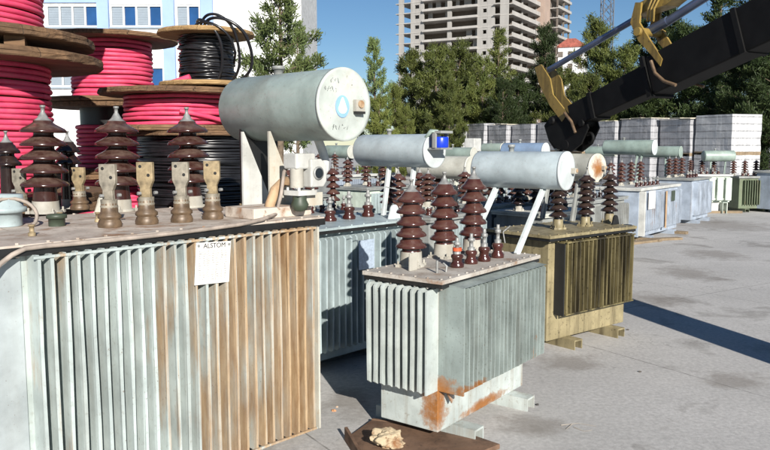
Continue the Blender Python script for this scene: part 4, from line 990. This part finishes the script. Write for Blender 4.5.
# wall pieces on the front: full-height strips between openings, with open bays
wall = MB()
for a, b in ((398.5, 403.5), (411, 414.0), (421, 424.5), (448.3, 452.3), (477.3, 481.5), (487, 493.5), (498.5, 509 - 3)): wall.box(fx(a), fx(b), 0, .5, 0, Ht - (FH if a < 495 else 0))
wall.build('wall', M['tower'], TB)
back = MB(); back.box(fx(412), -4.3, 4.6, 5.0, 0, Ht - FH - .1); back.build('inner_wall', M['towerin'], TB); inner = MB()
rnd = random.Random(3)
for k in range(NF):
    z = k * FH
    sl = MB(); sl.box(-W_, -.05, -.05, D_ - 1.2, z + FH - .28, z + FH)
    sl.box(fx(424), fx(478), -.9, -.051, z + FH - .25, z + FH + .45) if k < NF - 1 else None
    sl.box(fx(394.5), fx(397.5), .3, 2.5, z + FH - .2, z + FH)
    sl.build('floor_slab', M['towerslab'], TB)
    if k >= NF - 1: continue
    pn = inner      # spandrels round the small windows, infill walls
    for a, b in ((414, 421), (481.5, 487)):
        c0, c1 = fx(a), fx(b); wx = (c1 - c0)
        pn.box(c0, c1, .05, .45, z + .0, z + 1.0); pn.box(c0, c1, .05, .45, z + 2.1, z + FH - .28); pn.box(c0, c0 + wx * .18, .05, .45, z + 1.0, z + 2.1); pn.box(c1 - wx * .18, c1, .05, .45, z + 1.0, z + 2.1)
    pn.box(fx(493.5), fx(498.5), .05, .45, z, z + .35)
    pn.box(fx(493), fx(499), -.9, .04, z + FH - .2, z + FH - .02)
    for a, b in ((424.5, 448.3), (452.3, 477.3)):
        xs0 = fx(a) + .6
        while xs0 < fx(b) - 1:
            ww = rnd.uniform(1.0, 2.6)
            if rnd.random() < .66: pn.box(xs0, min(xs0 + ww, fx(b)), 1.9, 2.1, z, z + FH - .285)
            xs0 += ww + rnd.uniform(.9, 1.6)
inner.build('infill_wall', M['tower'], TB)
# right-hand flank with balconies
fl = MB(); 
for y in (0.0, 12.0, 25.0): fl.box(-.55, -.06, y + .02, y + .8, 0, Ht)
fl.build('flank_column', M['tower'], TB)
fw_ = MB().box(-6.6, -6.2, .6, D_ - 1.5, 0, Ht - .3)
for y in (6., 12.4, 18.5): fw_.box(-6.19, -.6, y, y + .25, 0, Ht - .3)
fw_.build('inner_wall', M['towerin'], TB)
for k in range(NF):
    z = k * FH; b = MB(); b.box(-3.8, 1.2, .55, D_ - .5, z + FH - .27, z + FH - .002 + .004); b.box(1.0, 1.2, .55, D_ - .5, z + FH + .003, z + FH + .95); b.build('balcony_slab', M['towerslab'], TB)
# rear block
rb = MB(); rb.box(-3, 2.6, D_ - .4, D_ + 5, 0, Ht + 3) ; rb.build('stair_core', M['brick'], TB)
for k in range(NF + 1):
    z = k * FH; b = MB(); b.box(1.5, 5.6, D_ + 5.05, D_ + 19, z + FH - .3, z + FH); b.box(5.2, 5.6, D_ + 5.05, D_ + 19, z + FH + .003, z + FH + .55); b.build('balcony_slab', M['towerslab'], TB)
rc = MB(); rc.box(1.6, 2.4, D_ + 5.1, D_ + 18.5, 0, Ht)
for y in (D_ + 5.3, D_ + 12, D_ + 18): rc.box(4.6, 5.1, y, y + .6, 0, Ht)
rc.build('flank_column', M['towerin'], TB)
# small white and red house between tower and trees
q = dep(571, 60, 190.); H_ = empty('roof_house', (q.x, q.y, 0), R(-20)); tag(H_, 'distant white block with a red roof edge right of the tower', 'building'); H_.name = 'apartment_house'
hz = dep(573, 44, 190.).z
MB().box(-3.2, 3.2, 0, 9, 0, hz - .8).build('wall', M['wwall'], H_); MB().box(-3.5, 3.5, -.3, 9.3, hz - .8, hz - .3).prism([(-3.4, hz - .301), (3.4, hz - .301), (1, hz + 1.3), (-1, hz + 1.3)], 'y', -.2, 9.2).build('roof', plain('red roof', (.30, .085, .06), .8, 0, .4, 2), H_)
for k in range(5):
    for xx in (-2.6, -.2, 2.2): MB().box(xx - .6, xx + .6, -.03, .05, hz - 3.2 - 3 * k, hz - 1.8 - 3 * k).build('window', M['towerin'], H_)
# lattice mast
q = dep(607, 20, 130.); mz = 40.; MS = empty('lattice_mast', (q.x, q.y, 0)); tag(MS, 'thin steel lattice mast rising out of the pines above the crane boom', 'mast')
lm = MB(); hw = .85
for sx in (-1, 1):
    for sy in (-1, 1): lm.tube([(sx * hw, sy * hw, 0), (sx * hw, sy * hw, mz)], .1, 5)
for k in range(20):
    z = k * 2.
    for s in (-1, 1): lm.tube([(-hw, s * hw, z), (hw, s * hw, z + 2)], .06, 4); lm.tube([(hw, s * hw, z), (-hw, s * hw, z + 2)], .06, 4); lm.tube([(s * hw, -hw, z), (s * hw, hw, z + 2)], .06, 4)
lm.build('mast_frame', plain('dark steel', (.10, .11, .13), .6), MS)

# ------------------------------------------------------------------ trees
def leafmat(name, c1, c2):
    m = NT(name); oi = m.n('ObjectInfo')
    nz = m.noise(m.coord(), .9, 4, .6); b = m.mix(m.ramp(nz, [(.35, 0.), (.65, 1.)]), c1, c2)
    g = m.noise(m.coord(), 14, 2); b = m.mix(m.ramp(g, [(.4, 0.), (.7, .5)]), b, tuple(x * 1.5 for x in c2))
    hs = m.n('HueSaturation', Color=b); m.put(hs.inputs['Value'], m.math('ADD', m.math('MULTIPLY', oi.outputs['Random'], .5), .75)); hs.inputs['Hue'].default_value = .5
    return m.out(hs.outputs[0], .6, 0., .25)
M['pine'] = leafmat('pine needles', (.040, .060, .015), (.10, .112, .028))
M['pinedark'] = leafmat('dark pine needles', (.016, .030, .010), (.038, .055, .016))
M['pinelight'] = leafmat('young pine needles', (.06, .10, .035), (.13, .16, .05))
M['bush'] = leafmat('shrub leaves', (.07, .09, .02), (.13, .145, .035))
M['bark'] = plain('bark', (.13, .095, .065), .9, 0, .4, 6, .5)
def pine_mesh(seed, h, rad, density, base=.12, sparse=False, leaf=(.30, .024)):
    """trunk with limbs, and needle tufts along the twigs; unit metres"""
    rnd = random.Random(seed); tr = MB(); lf_v = []; lf_f = []
    bend = [rnd.uniform(-.03, .03) * h for _ in range(2)]
    def tp(t): return Vector((bend[0] * t * t, bend[1] * math.sin(t * 2), h * t))
    tr.tube([tp(i / 8) for i in range(9)], [h * .020 * (1 - .88 * i / 8) for i in range(9)], 8)
    def tuft(p, d, n, s):
        for _ in range(n):
            v = Vector((rnd.gauss(0, 1), rnd.gauss(0, 1), rnd.gauss(0, .8) + .35)).normalized() * .8 + d * .6
            v.normalize(); q = p + Vector((rnd.gauss(0, 1), rnd.gauss(0, 1), rnd.gauss(0, 1))) * s * .35
            l = leaf[0] * rnd.uniform(.6, 1.3); w_ = leaf[1] * rnd.uniform(.7, 1.5)
            sd = v.cross(Vector((rnd.gauss(0, 1), rnd.gauss(0, 1), rnd.gauss(0, 1))))
            if sd.length < 1e-4: continue
            sd = sd.normalized() * w_
            b = len(lf_v); lf_v.extend([tuple(q - sd * .6), tuple(q + sd * .6), tuple(q + v * l + sd), tuple(q + v * l - sd)]); lf_f.append((b, b + 1, b + 2, b + 3))
    nb = int(h * (4.2 if not sparse else 4.0))
    for i in range(nb):
        t = base + (1 - base) * (i + rnd.random()) / nb
        prof = (1 - t) ** .62 * (.7 + .3 * min(1, (t - base) / .2)) + .10
        a = i * 2.399 + rnd.uniform(-.5, .5); L = rad * prof * rnd.uniform(.6, 1.25)
        p0 = tp(t); el = rnd.uniform(-.05, .45) + .5 * t
        d = Vector((math.cos(a) * math.cos(el), math.sin(a) * math.cos(el), math.sin(el)))
        pts = [p0 + d * L * k / 4 + Vector((0, 0, (.12 * L) * (k / 4) ** 2)) for k in range(5)]
        tr.tube(pts, [h * .006 * (1 - t * .6) * (1 - .8 * k / 4) for k in range(5)], 5)
        nt_ = max(3, int(L * 3.4 * density))
        for k in range(nt_):
            u = .28 + .72 * (k + rnd.random()) / nt_
            sidel = L * .36 * rnd.uniform(.2, 1) * (1.1 - u * .5)
            sa = a + rnd.choice((-1, 1)) * rnd.uniform(.4, 1.3)
            p = p0 + d * L * u + Vector((math.cos(sa), math.sin(sa), rnd.uniform(-.15, .45))) * sidel
            tuft(p, (d + Vector((0, 0, .5))).normalized(), int(rnd.uniform(44, 74) * (1 if not sparse else .75)), .5 if not sparse else .32)
    me1 = tr
    me = bpy.data.meshes.new('crown'); me.from_pydata(lf_v, [], lf_f); me.update()
    return tr, me
protos = {}
def proto(key, seed, h, rad, dens, **kw):
    tr, me = pine_mesh(seed, h, rad, dens, **kw); o = tr.build('trunk', M['bark']); tm = o.data; bpy.data.objects.remove(o); protos[key] = (tm, me, h)
proto('a', 11, 11, 3.2, 1.5, base=.07); proto('b', 23, 11, 3.6, 1.4, base=.07); proto('c', 37, 11, 2.7, 1.6, base=.07); proto('d', 41, 11, 2.3, 1.1, sparse=True, base=.2); proto('e', 59, 11, 4.0, 1.4, base=.04)
def tree(label, px, ptop, Y, key, mat='pine', wide=1., rz=0., name='pine_tree', cat='tree', grp='pines behind the yard'):
    p = dep(px, ptop, Y); tm, me, h = protos[key]
    T = empty(name, (p.x, Y, 0), rz); tag(T, label, cat, grp); s = p.z / h
    a = bpy.data.objects.new('trunk', tm); b = bpy.data.objects.new('crown', me)
    for o in (a, b): col.objects.link(o); o.parent = T
    if not me.materials: me.materials.append(M[mat])
    b.material_slots[0].link = 'OBJECT'; b.material_slots[0].material = M[mat]
    T.scale = (s * wide, s * wide, s); return T
TL = [('slim open pine directly left of the tower, behind the pale end disc', 375, 42, 44, 'd', 'pinelight', .8, 'pine_tree'),
      ('tall loose pine in front of the white building, above the pale tank', 276, -40, 31, 'd', 'pinelight', 1.0, 'pine_tree'),
      ('small light pine beside the right end of the white building', 296, 26, 38, 'd', 'pinelight', .7, 'pine_tree'),
      ('bushy pine in front of the left edge of the tower', 414, 54, 52, 'c', 'pine', 1., 'pine_tree'),
      ('rounded pine in front of the tower, second from its left edge', 436, 52, 50, 'a', 'pine', .95, 'pine_tree'),
      ('yellowish pine in front of the middle of the tower', 460, 46, 54, 'b', 'pine', .9, 'pine_tree'),
      ('pine with its tip at the first small tower window column', 483, 62, 50, 'a', 'pine', .8, 'pine_tree'),
      ('slender high pine in front of the near corner of the tower', 499, 33, 56, 'd', 'pine', .9, 'pine_tree'),
      ('low dark pine below the tower balconies', 521, 78, 50, 'c', 'pinedark', 1.1, 'pine_tree'),
      ('narrow pine in front of the rear part of the tower', 545, 30, 58, 'c', 'pinedark', .75, 'pine_tree'),
      ('green pine directly above the yellow tip bracket of the crane', 566, 72, 48, 'b', 'pine', .9, 'pine_tree'),
      ('tall pine under the thin lattice mast', 600, 24, 58, 'b', 'pine', .8, 'pine_tree'),
      ('broad pine under the first crane cylinder', 622, 50, 50, 'e', 'pine', .9, 'pine_tree'),
      ('open topped pine behind the yellow link bracket', 645, 22, 54, 'd', 'pinedark', 1.0, 'pine_tree'),
      ('dark pine seen between the two crane cylinders', 668, 12, 52, 'a', 'pinedark', .9, 'pine_tree'),
      ('dark pine below the boom behind the rightmost pallets', 690, 30, 44, 'e', 'pinedark', .9, 'pine_tree'),
      ('tall airy pine above the boom near the right edge', 722, -10, 48, 'd', 'pinedark', 1.1, 'pine_tree'),
      ('pine with its top at the right edge above the boom', 752, -2, 50, 'b', 'pinedark', .8, 'pine_tree'),
      ('low dark pine at the right edge below the boom', 742, 60, 40, 'e', 'pinedark', .9, 'pine_tree'),
      ('dark pine cut by the right edge of the photo', 785, 20, 38, 'e', 'pinedark', .9, 'pine_tree'),
      ('pale green pine low between the tall disc and the tower', 396, 88, 46, 'e', 'bush', .55, 'pine_tree'),
      ('rounded yellow green shrub behind the pale end disc', 378, 98, 40, 'e', 'bush', .7, 'shrub'),
      ('low shrub at the left end of the pallet row', 405, 108, 44, 'e', 'bush', .6, 'shrub'),
      ('pine low in the gap under the tower between two taller ones', 450, 78, 47, 'e', 'pine', .7, 'pine_tree'),
      ('squat pine behind the pallets under the near tower corner', 505, 82, 47, 'e', 'pinedark', .75, 'pine_tree'),
      ('squat pine behind the crane hook', 590, 78, 45, 'e', 'pine', .8, 'pine_tree'),
      ('squat pine behind the boom, over the third pallet from the right', 640, 72, 44, 'e', 'pinedark', .85, 'pine_tree')]
for i, (lab, px, pt, Y, key, mt, wd, nm) in enumerate(TL):
    tree(lab, px, pt, Y, key, mt, wd, i * 1.37, nm, 'shrub' if nm == 'shrub' else 'tree')
